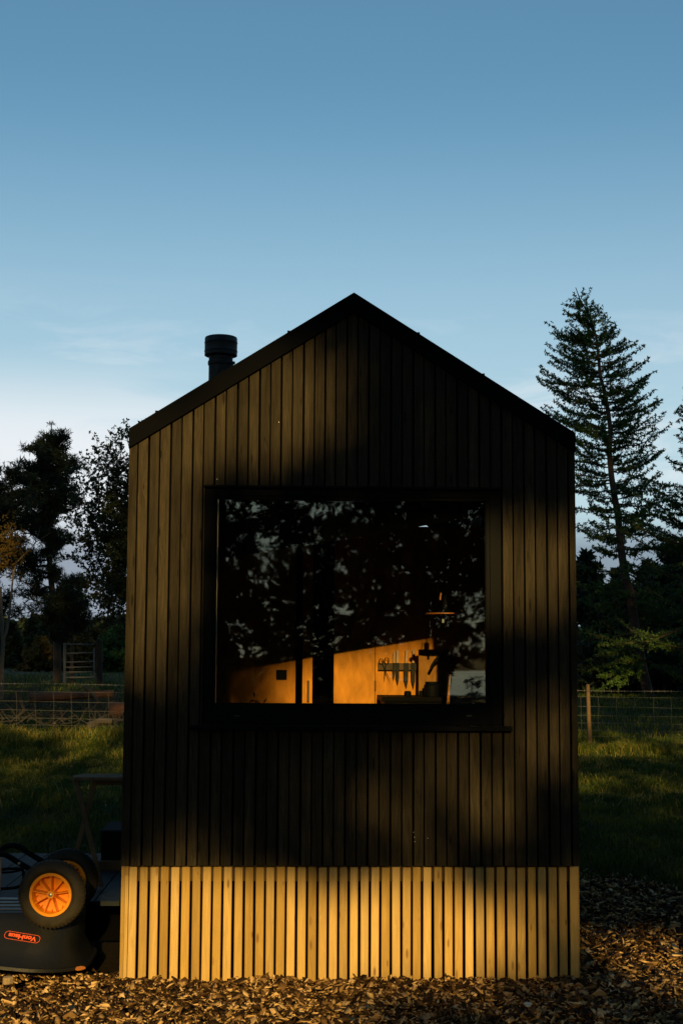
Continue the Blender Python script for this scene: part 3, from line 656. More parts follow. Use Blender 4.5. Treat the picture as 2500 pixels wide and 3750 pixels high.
def rr_pts(hw, hh, r):
    return [(cx_ + r * math.cos(a), cy_ + r * math.sin(a)) for (cx_, cy_, a0) in ((hw - r, hh - r, 0), (-hw + r, hh - r, PI / 2), (-hw + r, -hh + r, PI), (hw - r, -hh + r, 1.5 * PI)) for a in np.linspace(a0, a0 + PI / 2, 7)]
o1, o2 = rr_pts(hw, hh, .019), rr_pts(hw - thk * 2, hh - thk * 2, .017); n_ = len(o1)
vs = [base + ux * p[0] + uy * p[1] for p in o1 + o2]
ring.add(vs, [(i, (i + 1) % n_, (i + 1) % n_ + n_, i + n_) for i in range(n_)])
ring.build('logo_border', M['logo'], tubo)
# frame tubes
def px_tube(name, pts, Y, r, m=M['black_metal'], **kw):
    P = [at(a, b, Y if not isinstance(Y, (list, tuple)) else Y[i]) for i, (a, b) in enumerate(pts)]
    # smooth by Catmull-Rom
    out = []
    for i in range(len(P) - 1):
        p0, p1, p2, p3 = P[max(i - 1, 0)], P[i], P[i + 1], P[min(i + 2, len(P) - 1)]
        for s in np.linspace(0, 1, 5)[:-1]:
            out.append(.5 * ((2 * p1) + (-p0 + p2) * s + (2 * p0 - 5 * p1 + 4 * p2 - p3) * s * s + (-p0 + 3 * p1 - 3 * p2 + p3) * s ** 3))
    out.append(P[-1])
    return MB().tube(out, r, 12).build(name, m, wb, smooth=True)
px_tube('frame_tube', [(175, 3215), (125, 3190), (68, 3158), (25, 3132), (0, 3128), (-60, 3128), (-200, 3150), (-330, 3300)], -.06, .0145)
px_tube('frame_tube', [(230, 3205), (165, 3160), (103, 3122), (72, 3101), (40, 3096), (16, 3104), (2, 3120), (-20, 3150), (-60, 3240)], [.36] * 9, .0150)
px_tube('stand_tube', [(-40, 3188), (0, 3184), (50, 3181), (84, 3186), (84, 3230), (60, 3250), (0, 3254), (-40, 3252)], .12, .008)
px_tube('stand_tube', [(-40, 3199), (0, 3196), (45, 3193), (84, 3184)], .16, .006)
px_tube('stand_tube', [(2, 3140), (1, 3180), (-2, 3260)], -.1, .008, M['steel'])
bq = at(70, 3162, -.085); MB().lathe([(.007, -.006), (.007, .002)], (bq[0], -.078, bq[2]), 'Y', 12).build('bolt', M['steel'], wb)
bq = at(-1, 3236, -.085); MB().lathe([(.008, -.006), (.008, .002)], (bq[0], -.078, bq[2]), 'Y', 12).build('bolt', M['steel'], wb)
for yb, cc in ((-.07, cw1), (.37, cw2)):
    MB().prism([(cc[0] - .10, zt_ + .002), (cc[0] + .03, zt_ + .002), (cc[0] + .015, cc[2] + .02), (cc[0] - .02, cc[2] + .02)], yb - .003, yb + .003).build('axle_bracket', M['black_metal'], wb)
settle(wb, (xr - .5, .15, .03))

# ------------------------------------------------------------------ wood chips
def chips(name, n, xr_, yr_, keep=None):
    X = rng.uniform(*xr_, n); Y = rng.uniform(*yr_, n)
    if keep is not None: k = keep(X, Y); X, Y = X[k], Y[k]
    n = len(X)
    l = rng.lognormal(math.log(.031), .45, n).clip(.008, .075); w = l * rng.uniform(.25, .7, n); h = rng.uniform(.0015, .0055, n)
    heap = .012 + .010 * hnoise(X, Y, 9, 2) + .006 * hnoise(X, Y, 23, 4) + .006 * np.exp(-np.abs(Y + .03) / .08) * (Y < .02) * hnoise(X, Y, 13, 3) - .022
    Z = tz(X, Y) + heap + .007 * hnoise(X, Y, 61, 6) + rng.uniform(-.026, .010, n)
    yaw = rng.uniform(0, 2 * PI, n); pit = rng.normal(0, .42, n); rol = rng.normal(0, .55, n)
    cy, sy, cp, sp2, cr, sr = np.cos(yaw), np.sin(yaw), np.cos(pit), np.sin(pit), np.cos(rol), np.sin(rol)
    ax = np.stack([cy * cp, sy * cp, sp2], -1); ay = np.stack([-sy * cr - cy * sp2 * sr, cy * cr - sy * sp2 * sr, cp * sr], -1); az = np.cross(ax, ay)
    corners = np.array([[-1, -1, -1], [1, -1, -1], [1, 1, -1], [-1, 1, -1], [-1, -1, 1], [1, -1, 1], [1, 1, 1], [-1, 1, 1]], float)
    jit = 1 + rng.uniform(-.45, .2, (n, 8, 2))
    V = np.stack([X, Y, Z], -1)[:, None, :] + (corners[None, :, 0:1] * jit[:, :, 0:1] * l[:, None, None] / 2) * ax[:, None, :] + (corners[None, :, 1:2] * jit[:, :, 1:2] * w[:, None, None] / 2) * ay[:, None, :] + (corners[None, :, 2:3] * h[:, None, None] / 2) * az[:, None, :]
    Fb = np.array([[0, 3, 2, 1], [4, 5, 6, 7], [0, 1, 5, 4], [1, 2, 6, 5], [2, 3, 7, 6], [3, 0, 4, 7]])
    Fa = (np.arange(n)[:, None, None] * 8 + Fb[None]).reshape(-1, 4)
    tone = np.repeat(rng.beta(.85, 1.05, n), 8)
    return V.reshape(-1, 3), Fa, tone
M['chips'] = attr_mat('bark_and_wood_chips', (.018, .010, .005), (.74, .50, .24), .8, .12, third=[(.3, (.045, .024, .011)), (.55, (.19, .105, .038)), (.8, (.50, .315, .13))])
c = chips('a', 50000, (-2.6, 2.6), (-1.45, .02))
xin = lambda X, Y: (X > W + .01) & (Y < 3.4 + .4 * hnoise(X, Y, 2, 1)) & (X < 3.9 - .45 * Y + .3 * hnoise(X, Y, 3, 2))
d_ = chips('b', 32000, (W, 4.2), (-.1, 3.8), xin)
e_ = chips('c', 2500, (-2.9, -W), (0, .14))
V = np.concatenate([c[0], d_[0], e_[0]]); n1_ = len(c[0]); n2_ = n1_ + len(d_[0])
Fc = np.concatenate([c[1], d_[1] + n1_, e_[1] + n2_]); T = np.concatenate([c[2], d_[2], e_[2]])
tag(np_mesh('wood_chips', V, Fc, M['chips'], tone=T), kind='stuff')
# a few larger pieces that can be told apart
def slab(name, px, py, Y, l, w, h, yaw, tilt, m, label, cat, grp=None):
    p = at(px, py, Y); R_ = Matrix.Rotation(yaw, 3, 'Z') @ Matrix.Rotation(tilt, 3, 'X')
    mb = MB(); prof = [(-.5, -.2), (-.3, -.5), (.1, -.42), (.5, -.1), (.42, .3), (.1, .5), (-.35, .38)]
    vs = [R_ @ Vector((a * l, b2 * w, s * h)) + Vector(p) for s in (-.5, .5) for a, b2 in prof]; k = len(prof)
    mb.add(vs, [tuple(range(k - 1, -1, -1)), tuple(range(k, 2 * k))] + [(i, (i + 1) % k, (i + 1) % k + k, i + k) for i in range(k)])
    tag(mb.build(name, m, bevel=h * .2), label, cat, grp)
mo = simple('orange_fallen_leaf', (.42, .14, .02), .6, noise=.3, nscale=200)
slab('orange_chip', 295, 3546, -.36, .052, .026, .008, .3, .5, mo, 'orange bark piece on the chips just below the wheelbarrow corner', 'bark piece')
slab('stone', 30, 3590, -.55, .055, .045, .035, .4, .1, simple('tan_stone', (.34, .24, .13), .8, noise=.3, nscale=90, bump=.4), 'round tan stone half buried in the chips at the left edge', 'stone')
slab('pale_chip', 1932, 3678, -.93, .05, .035, .006, .8, .35, simple('pale_chip_wood', (.46, .42, .34), .8), 'largest pale square chip lying in the lower right', 'wood chip')
for i, (px, py, Y, s, lb) in enumerate(((262, 2806, 12.0, .04, 'orange leaf caught in the grass above the folding table'), (202, 2649, 16.5, .04, 'orange leaf in the tall grass right below the fence on the left'),
                          (2372, 2776, 13.6, .05, 'curled orange leaf in the lit grass right of the fence post'), (2236, 2758, 13.8, .04, 'brown leaf in the grass nearer to the fence post'))):
    slab('fallen_leaf', px, py, Y, s, s * .8, .004, i * 1.3, 1.0, mo, lb, 'leaf', 'fallen leaves in the grass')

# ------------------------------------------------------------------ grass
def blades(X, Y, Hh, Wd, lean, tone0, Z=None):
    n = len(X); Z = tz(X, Y) if Z is None else Z
    a = rng.uniform(0, 2 * PI, n); b2 = rng.uniform(0, 2 * PI, n); ln = rng.uniform(.1, 1, n) * lean
    base = np.stack([X, Y, Z - .01], -1); wv = np.stack([np.cos(a), np.sin(a), 0 * a], -1) * Wd[:, None] / 2
    d = np.stack([np.cos(b2), np.sin(b2), 0 * b2], -1)
    mid = base + np.stack([0 * a, 0 * a, Hh * .6], -1) + d * (Hh * ln * .35)[:, None]
    tip = base + np.stack([0 * a, 0 * a, Hh * (1 - .25 * ln)], -1) + d * (Hh * ln)[:, None]
    V = np.stack([base - wv, base + wv, mid + wv * .8, mid - wv * .8, tip], 1).reshape(-1, 3)
    k = np.arange(n)[:, None] * 5
    Fq = np.concatenate([k + np.array([[0, 1, 2]]), k + np.array([[0, 2, 3]]), k + np.array([[3, 2, 4]])], 0)
    return V, Fq, np.repeat(tone0, 5)
GV, GF, GT = [], [], []; goff = 0
def addg(b3):
    global goff
    GV.append(b3[0]); GF.append(b3[1] + goff); GT.append(b3[2]); goff += len(b3[0])
for side in (-1, 1):
    n = 70000; d = 9.5 + (rng.random(n) ** .8) * 20; yy = d - 7.6
    lo, hi = (.11, .30) if side < 0 else (.13, .285)
    xx = side * d * rng.uniform(lo, hi, n) + CP[0] + d * (.031)
    if side > 0: k = ~((yy < 3.4) & (xx < 3.6 - .4 * yy)); 
    else: k = ~((yy < 2.7) & (xx > -6.2))
    xx, yy, d = xx[k], yy[k], d[k]; n = len(xx)
    bank = np.exp(-((yy - 17.2) / 1.7) ** 2) * (1 if side < 0 else .7)
    cl = sstep(-.3, .9, hnoise(xx, yy, 2.6, 7) + .7 * hnoise(xx, yy, 6, 9))
    H = (.035 + .04 * rng.random(n) + .05 * cl) * (1 + 1.4 * bank * (.4 + cl)); 
    tone = np.clip(.15 + .45 * bank * rng.random(n) + .35 * rng.random(n) + .2 * (rng.random(n) < .12) - .15 * (1 - cl), 0, 1)
    addg(blades(xx, yy, H, .004 + .0006 * d * rng.random(n), .8, tone))
    n = 16000; yy = rng.uniform(20, 46, n); d = yy + 7.6; xx = side * d * rng.uniform(.12, .30, n) + CP[0] + d * .031
    addg(blades(xx, yy, rng.uniform(.06, .2, n), .012 + .01 * rng.random(n), .8, rng.random(n) * .6))
    n = 500; yy = rng.uniform(8, 18, n); d = yy + 7.6; xx = side * d * rng.uniform(lo, hi, n) + CP[0] + d * .031
    addg(blades(xx, yy, rng.uniform(.08, .2, n), .005 + .002 * rng.random(n), 1.8, rng.uniform(.7, 1, n)))
for side in (-1, 1):
    m_ = 420; yc = rng.uniform(8.5, 19, m_); dc = yc + 7.6; xc = side * dc * rng.uniform(.11, .29, m_) + CP[0] + dc * .031; rc = rng.uniform(.05, .20, m_); hc = rng.uniform(.07, .20, m_) * (1 + .5 * (yc > 16)); tc_ = rng.random(m_)
    o_ = rng.integers(0, m_, 34000); r_ = np.sqrt(rng.random(len(o_))) * rc[o_]; a_ = rng.uniform(0, 2 * PI, len(o_))
    xx = xc[o_] + r_ * np.cos(a_); yy = yc[o_] + r_ * np.sin(a_)
    addg(blades(xx, yy, hc[o_] * rng.uniform(.4, 1.1, len(o_)) * (1 - .4 * r_ / rc[o_]), .004 + .0005 * yy * rng.random(len(o_)), 1.1, np.clip(.25 + .5 * tc_[o_] + rng.uniform(-.25, .25, len(o_)), 0, 1)))
n = 2600; xx = rng.uniform(-.6, 2.2, n); yy = rng.uniform(-1.6, -1.04, n); k = (hnoise(xx, yy, 7, 3) + (xx - .9) * .55 - (yy + 1.2) * 1.2) > .55
addg(blades(xx[k], yy[k], rng.uniform(.015, .05, k.sum()), rng.uniform(.0015, .003, k.sum()), 1.0, rng.random(k.sum()) * .5))
M['grass'] = attr_mat('meadow_grass', (.014, .030, .006), (.52, .38, .12), .55, .2, third=[(.35, (.05, .085, .010)), (.62, (.17, .17, .022))], trans=.3)
tag(np_mesh('grass', np.concatenate(GV), np.concatenate(GF), M['grass'], tone=np.concatenate(GT)), kind='stuff')

# ------------------------------------------------------------------ fence
YFn = 18.0
fence = thing('wire_fence', 'stock fence of wire mesh and barbed wire across the meadow behind the cabin', 'fence')
def wy(px, L_, R_): return L_ + (R_ - L_) * px / 2500
def wire(name, yl, yr, r, sag=0, barbs=False):
    mb = MB(); pts = []
    for px in np.linspace(-900, 3400, 60):
        p = at(px, wy(px, yl, yr) + 1.2 * math.sin(px * .011 + yl), YFn); pts.append(p)
    mb.tube(pts, r, 5)
    if barbs:
        for px in np.arange(-900, 3400, 24.5):
            p = Vector(at(px, wy(px, yl, yr) + 1.2 * math.sin(px * .011 + yl), YFn))
            for k in range(2):
                v = Vector((random.uniform(-.4, .4), random.uniform(-.4, .4), 1 if k else -1)).normalized() * .022
                mb.tube([p - v, p + v], .0026, 4)
    mb.build(name, M['wire'], fence)
rows = [(2531, 2555), (2568, 2592), (2600, 2624), (2630, 2652), (2655, 2678), (2680, 2700)]
wire('barbed_wire', 2503, 2533, .0040, barbs=True)
mb = MB()
for (a, b2) in rows:
    mb.tube([at(px, wy(px, a, b2) + 1.5 * math.sin(px * .009 + a), YFn) for px in np.linspace(-900, 3400, 60)], .0019, 5)
for k, px in enumerate(np.arange(-868, 3400, 66.5)):
    px = px + random.uniform(-3, 3); kink = random.uniform(-4, 4)
    mb.tube([at(px + (kink * math.sin(j * 1.3) * .6 + j * .8), wy(px, *rows[j]) if j < 6 else 0, YFn) for j in range(6)], .0018, 4)
mb.build('wire_mesh', M['wire'], fence)
mpost = simple('round_fence_post_wood', (.15, .09, .04), .8, noise=.4, nscale=14, bump=.4)
for px in (2153, 2820, 1250, 600, -90):
    p = at(px, 2506 if px > 2000 else 2500, YFn + .06); g = float(tz(p[0], YFn))
    MB().tube([(p[0] - .01, YFn + .06, p[2]), (p[0] + .0, YFn + .06, (p[2] + g) / 2), (p[0] + .025, YFn + .06, g - .1)], [.033, .037, .040], 12).build('fence_post', mpost, fence, smooth=True)
settle(fence, (0, YFn, 0))

# gate beyond the fence
YG = 38.0
gt = thing('field_gate', 'grey metal tube gate standing beyond the fence at the left', 'gate')
g0 = float(tz(-9, YG))
fr_ = MB(); ts = [(238, 2357), (346, 2362)]
a = at(238, 2357, YG); b2 = at(346, 2364, YG)
MB().tube([at(238, 2355, YG), at(237, 2500, YG)], .045, 10).build('hanging_stile', M['gate'], gt)
MB().tube([at(346, 2372, YG), at(345, 2482, YG)], .03, 10).build('closing_stile', M['gate'], gt)
for (ya, yb) in ((2359, 2360), (2393, 2390), (2425, 2423), (2444, 2442), (2462, 2460), (2481, 2480)):
    MB().tube([at(238, ya, YG), at(346, yb, YG)], .022, 8).build('gate_bar', M['gate'], gt)
settle(gt, at(292, 2495, YG))
MB_ = MB().tube([at(364, 2340, YG + .2), at(366, 2510, YG + .2)], .10, 10).build('gate_post', simple('dark_gate_post_wood', (.02, .015, .011), .9))
tag(MB_, 'dark wooden post right of the grey metal gate', 'post')

# fallen branches and logs behind the fence
mlog = simple('red_brown_log', (.11, .045, .02), .85, noise=.4, nscale=5, bump=.5)
mgrey = simple('grey_dead_wood', (.045, .037, .028), .85, noise=.4, nscale=9, bump=.3)
def log(pts, Y, r, m, lb, cat='log', name='fallen_log', grp='dead wood behind the fence'):
    P = [Vector(at(a, b2, Y)) for a, b2 in pts]
    mb = MB(); rs = [r * (1 - .35 * i / max(len(P) - 1, 1)) for i in range(len(P))]; mb.tube(P, rs, 9)
    tag(mb.build(name, m, smooth=True), lb, cat, grp)
log([(110, 2556), (200, 2552), (300, 2546), (415, 2540)], 22.0, .11, mlog, 'long reddish log lying behind the top of the wire mesh on the left')
log([(405, 2600), (450, 2598), (500, 2596)], 21.0, .17, mlog, 'short thick red log end beside the cabin wall behind the fence')
log([(318, 2520), (345, 2545), (362, 2572), (335, 2605)], 21.5, .05, mgrey, 'bent grey branch leaning over the reddish log', 'branch', 'dead_branch')
log([(325, 2660), (370, 2640), (412, 2642)], 19.0, .08, mgrey, 'pale arched log at the foot of the fence near the cabin')
log([(66, 2520), (74, 2560), (90, 2600), (60, 2630)], 21.0, .045, mgrey, 'upright forked grey branch at the far left behind the fence', 'branch', 'dead_branch')
log([(220, 2590), (227, 2615), (226, 2640)], 20.0, .035, mgrey, 'short pale stick standing in the middle of the left fence', 'branch', 'dead_branch')
brush = MB()
for i in range(420):
    px, py = random.uniform(-40, 480), random.uniform(2545, 2655); Y = 19.0 + (2655 - py) * .06
    p = Vector(at(px, py, Y)); v = Vector((random.uniform(-1, 1), random.uniform(-.5, .5), random.uniform(-.3, .8))).normalized() * random.uniform(.15, .5)
    brush.tube([p, p + v * .5 + Vector((0, 0, random.uniform(-.05, .05))), p + v], [.010, .007, .003], 4)
tag(brush.build('brushwood', mgrey), kind='stuff')

# ------------------------------------------------------------------ trees
bark = simple('conifer_bark', (.045, .028, .018), .9, noise=.5, nscale=12, bump=.6)
barkp = simple('pale_bark', (.12, .09, .06), .85, noise=.4, nscale=12, bump=.3)
M['larch'] = attr_mat('larch_needles', (.016, .040, .016), (.08, .15, .026), .6, .25, trans=.35)
M['pine'] = attr_mat('pine_needles', (.007, .016, .009), (.034, .046, .016), .6, .25, trans=.2)
M['leaf'] = attr_mat('hawthorn_leaves', (.010, .022, .009), (.045, .065, .016), .55, .3, trans=.3)
M['gold'] = attr_mat('autumn_larch_needles', (.02, .028, .008), (.16, .085, .015), .6, .2, trans=.3)
def rnd_dirs(n):
    v = rng.normal(size=(n, 3)); return v / np.linalg.norm(v, axis=1)[:, None]
def stars(P, size, k, width, up=.0):
    """k thin leaves round every point"""
    P = np.asarray(P, float); n = len(P); P = np.repeat(P, k, 0); s = np.repeat(np.broadcast_to(size, (n,)), k) * rng.uniform(.6, 1.2, n * k)
    d = rnd_dirs(n * k); d[:, 2] += up; d /= np.linalg.norm(d, axis=1)[:, None]
    w = np.cross(d, rnd_dirs(n * k)); w /= (np.linalg.norm(w, axis=1)[:, None] + 1e-9)
    wd = (s * width)[:, None] * w
    V = np.stack([P - d * (s * .12)[:, None] - wd * .3, P + d * (s * .45)[:, None] + wd, P + d * s[:, None], P + d * (s * .45)[:, None] - wd], 1).reshape(-1, 3)
    F_ = np.arange(n * k * 4).reshape(-1, 4)
    return V, F_
class Tree:
    def __init__(s): s.w = MB(); s.p = []; s.sz = []
    def limb(s, pts, r0, r1, seg=5): 
        n = len(pts); s.w.tube([tuple(p) for p in pts], [r0 + (r1 - r0) * i / max(n - 1, 1) for i in range(n)], seg, caps=False)
    def build(s, name, label, cat, bmat, lmat, k, width, up=0., group=None, tonef=None, extra_size=1.):
        t_ = thing(name, label, cat, group=group)
        s.w.build('trunk', bmat, t_, smooth=True)
        P = np.array(s.p); sz = np.array(s.sz) * extra_size
        V, F_ = stars(P, sz, k, width, up); tone = np.repeat(np.clip(rng.beta(2, 2, len(P)) + (tonef(P) if tonef else 0), 0, 1), k * 4)
        np_mesh('crown', V, F_, lmat, t_, tone=tone)
        settle(t_, s.base); return t_
def interp(zs, ws, z): return float(np.interp(z, zs, ws))
def curve(a, b, sag, n=6, wob=.04):
    a, b = np.array(a, float), np.array(b, float); L_ = np.linalg.norm(b - a); out = []
    for i in range(n + 1):
        t_ = i / n; p = a + (b - a) * t_; p[2] -= sag * L_ * math.sin(PI * t_) ** 1 * 1.0
        if 0 < i < n: p += rng.normal(size=3) * wob * L_ * .3
        out.append(p)
    return out
def larch_branch(T, a, b, r, step=.13, tw=1.0, size=.10, hang=.30):
    sag = .10; pts = curve(a, b, sag, 7); T.limb(pts, r, .006)
    L_ = np.linalg.norm(np.array(b) - a); m_ = max(int(L_ / step), 2)
    pa = np.array(pts); seg = np.linspace(0, len(pts) - 1, m_ + 1)
    axis = (np.array(b) - a) / L_
    for i, u in enumerate(seg):
        k0 = min(int(u), len(pts) - 2); p = pa[k0] * (1 - (u - k0)) + pa[k0 + 1] * (u - k0)
        fr_ = i / m_
        if fr_ < .12: continue
        T.p.append(p); T.sz.append(size); T.p.append(p + rng.normal(size=3) * .05); T.sz.append(size)
        # side twig
        ln = tw * (.20 + .46 * math.sin(PI * min(fr_ * .9 + .1, 1))) * rng.uniform(.4, 1.1) * (1 - .55 * fr_)
        side = np.cross(axis, rnd_dirs(1)[0]); side /= np.linalg.norm(side) + 1e-9
        d = axis * 1.15 + side * .55 + np.array([0, 0, -hang if rng.random() < .5 else hang * 1.2]); d /= np.linalg.norm(d)
        q = p + d * ln + np.array([0, 0, .05 * ln])
        T.limb([p, (p + q) / 2 + rng.normal(size=3) * .02, q], .006, .003, 3)
        for s_ in np.arange(.06, ln, .07): T.p.append(p + (q - p) * s_ / ln + rng.normal(size=3) * .015); T.sz.append(size * .85)
    T.p.append(np.array(b)); T.sz.append(size * .8)
def crop5(x, y): return 1900 + x * .5525, 1000 + y * .5525
def make_larch(YL_, trunk_px, tips, env, label, zlow, fill, seed_tw=1.0, xoff=0):
    T = Tree(); tp = [Vector(at(a + xoff, b2, YL_)) for a, b2 in trunk_px]
    base = tp[-1]; zg = float(tz(base.x, YL_)); tp.append(Vector((base.x + .05, YL_, zg - .2))); T.base = (base.x, YL_, zg)
    n = len(tp); H = tp[0].z - zg
    T.w.tube([tuple(p) for p in tp], [.012 + .17 * ((tp[0].z - p.z) / H) ** .85 for p in tp], 9, caps=False)
    zs = [p.z for p in tp][::-1]; xs_ = [p.x for p in tp][::-1]
    tx = lambda z: float(np.interp(z, zs, xs_))
    for (a, b2, dp) in tips:
        e = at(a + xoff, b2, YL_ + dp); dx = abs(e[0] - tx(e[2])); z0 = max(e[2] - .42 * dx, zg + .8); 
        larch_branch(T, np.array([tx(z0), YL_, z0]), e, .012 + .010 * dx, size=.105)
    for i in range(fill):
        f_ = (i + .5) / fill; z = zlow + (tp[0].z - .5 - zlow) * f_ ** .9; az = rng.uniform(0, 2 * PI)
        side = 1 if math.cos(az) > 0 else -1; ln = interp(env[0], env[1] if side < 0 else env[2], z) * rng.choice([.35, .6, .8, .95, 1.0]) * rng.uniform(.9, 1.1)
        rise = rng.uniform(.12, .42) if z > zlow + 3.5 else rng.uniform(-.40, .15)
        larch_branch(T, np.array([tx(z), YL_, z]), np.array([tx(z) + math.cos(az) * ln, YL_ + math.sin(az) * ln, z + rise * ln]), .01 + .008 * ln, step=.11, size=.105)
    return T.build('larch_tree', label, 'tree', bark, M['larch'], 6, .20, group='larches beyond the fence on the right', tonef=lambda P: -.1 + .0 * P[:, 2])
YL1 = 40.0
trunk_px = [crop5(*p) for p in ((373, 95), (400, 170), (440, 240), (480, 330), (510, 430), (525, 560), (535, 680), (560, 770), (585, 900), (605, 1050), (595, 1180), (610, 1350), (630, 1480), (655, 1620), (665, 1760), (680, 1880), (700, 2000), (735, 2120), (750, 2250))] + [(2352, 2460), (2374, 2547)]
tl = [(320, 210), (303, 250), (320, 320), (180, 330), (180, 465), (185, 530), (145, 620), (205, 748), (235, 795), (180, 880), (190, 925), (250, 1010), (365, 150), (240, 560), (215, 400), (285, 395), (320, 365),
      (430, 140), (455, 165), (485, 205), (540, 255), (565, 285), (625, 330), (600, 380), (660, 385), (700, 435), (730, 455), (780, 450), (820, 480), (855, 565), (825, 600), (840, 680), (800, 760), (885, 785), (825, 820), (920, 870), (955, 930), (900, 940), (1005, 1000), (900, 1100), (895, 1155), (880, 1195), (935, 1335), (895, 1275)]
tips = [(*crop5(*p), rng.uniform(-.8, .8)) for p in tl]
# the drooping lit branch low on the left of the trunk, in front
tips_low = [((2215, 2440), (2175, 2530), -1.5), ((2290, 2420), (2265, 2515), -1.6), ((2300, 2400), (2190, 2475), -1.4), ((2310, 2400), (2335, 2480), -1.5), ((2260, 2430), (2230, 2500), -1.5)]
zt = lambda py: at(2300, py, YL1)[2]
env = ([zt(2500), zt(2300), zt(1950), zt(1650), zt(1450), zt(1250), zt(1140), zt(1080)], [2.6, 2.6, 2.3, 2.2, 2.2, 1.5, .65, .2], [2.3, 2.5, 2.4, 2.1, 1.7, 1.1, .35, .15])
print('larch1')
larch1 = make_larch(YL1, trunk_px, tips, env, 'tall larch with a leaning bare tipped crown right of the cabin', zt(2430), 185)
T = Tree(); tb_ = at(2335, 2380, YL1); T.base = tuple(tb_)
for (a, b2, dp) in tips_low:
    larch_branch(T, np.array(tb_) + np.array([0, -.3, 0]), np.array(at(b2[0], b2[1], YL1 + dp)), .02, step=.08, tw=.8, size=.10, hang=.6)
V, F_ = stars(np.array(T.p), np.array(T.sz), 6, .2); 
lowc = np_mesh('low_bough', V, F_, M['larch'], larch1, tone=np.repeat(np.clip(rng.beta(3, 2, len(T.p)) + .2, 0, 1), 24)); lowc.location = -larch1.location
lo2 = T.w.build('bough_wood', bark, lowc)
tr2 = [(2560, 1300), (2575, 1600), (2600, 1900), (2620, 2200), (2640, 2545)]
YL2 = 36.0; zt2 = lambda py: at(2500, py, YL2)[2]
env2 = ([zt2(2500), zt2(2300), zt2(2050), zt2(1850), zt2(1650), zt2(1400)], [3.4, 3.9, 3.6, 2.4, 1.2, .4], [3, 3, 3, 2, 1, .3])
tips2 = [(2465, 1705, 0), (2400, 1880, .5), (2330, 1790 + 20, -.3), (2500, 1640, .2), (2345, 1920, .4), (2300, 2010, .2), (2380, 1800, 0), (2290, 2110, .5), (2260, 2260, .3)]
print('larch2')
make_larch(YL2, tr2, tips2, env2, 'larch whose boughs reach in from the right edge of the picture', zt2(2480), 120)

def conifer_mass(T, cx_, cy_, zg, H, R, n, tuft, kk=1.0, shape=.8, z0f=.12, drop=-.12):
    """dense dark conifer: whorled branches with flat sprays"""
    T.base = (cx_, cy_, zg)
    T.w.tube([(cx_, cy_, zg - .2), (cx_ + .1, cy_, zg + H * .5), (cx_, cy_, zg + H)], [.02 * H, .012 * H, .01], 8, caps=False)
    for i in range(n):
        f_ = (i + .5) / n; z = zg + H * (z0f + (1 - z0f) * f_); ln = R * (1 - f_) ** shape * rng.uniform(.6, 1.1) + .12; az = rng.uniform(0, 2 * PI)
        a = np.array([cx_, cy_, z]); b2 = a + np.array([math.cos(az) * ln, math.sin(az) * ln, drop * ln + rng.uniform(-.1, .1) * ln])
        pts = curve(a, b2, .05, 4); T.limb(pts, .01 + .006 * ln, .005, 3)
        m_ = int(ln * 9 * kk) + 2
        for u in np.linspace(.15, 1, m_):
            p = a + (b2 - a) * u; sp3 = .22 * ln * (1.15 - u) + .05
            for _ in range(2): T.p.append(p + rng.normal(size=3) * sp3 * np.array([1, 1, .35])); T.sz.append(tuft)
def dark_tree(px, pytop, Y, R, label, n=150, tuft=.3, m=None, grp=None, name='spruce_tree', **kw):
    p = at(px, pytop, Y); zg = float(tz(p[0], Y)); T = Tree(); conifer_mass(T, p[0], Y, zg, p[2] - zg, R, n, tuft, **kw)
    T.build(name, label, 'tree', bark, m or M['pine'], 6, .22, group=grp)
for (px, py, Y, R, lb) in ((2150, 2020, 47, 1.9, 'dark spruce behind the right edge of the cabin'), (2262, 2090, 49, 2.1, 'dark spruce left of the larch trunk'), (2370, 2060, 50, 2.3, 'dark spruce directly behind the larch trunk'),
                           (2455, 1990, 48, 2.4, 'dark spruce between the two larches'), (2560, 2010, 46, 2.4, 'dark spruce at the right edge of the picture'), (2200, 2230, 45, 1.8, 'low dark spruce in the gap right of the cabin')):
    dark_tree(px, py, Y, R, lb, n=110, tuft=.26, grp='dark spruces beyond the fence on the right')
und = MB(); up_ = []
for i in range(2600):
    px = random.uniform(2080, 2680); Y = random.uniform(42, 52); x_ = at(px, 2400, Y)[0]; up_.append((x_, Y, float(tz(x_, Y)) + random.uniform(0, 2.2) * random.random() ** .4))
V, F_ = stars(np.array(up_), .35, 6, .25); tag(np_mesh('undergrowth', V, F_, M['pine'], tone=rng.random(len(V))), kind='stuff')

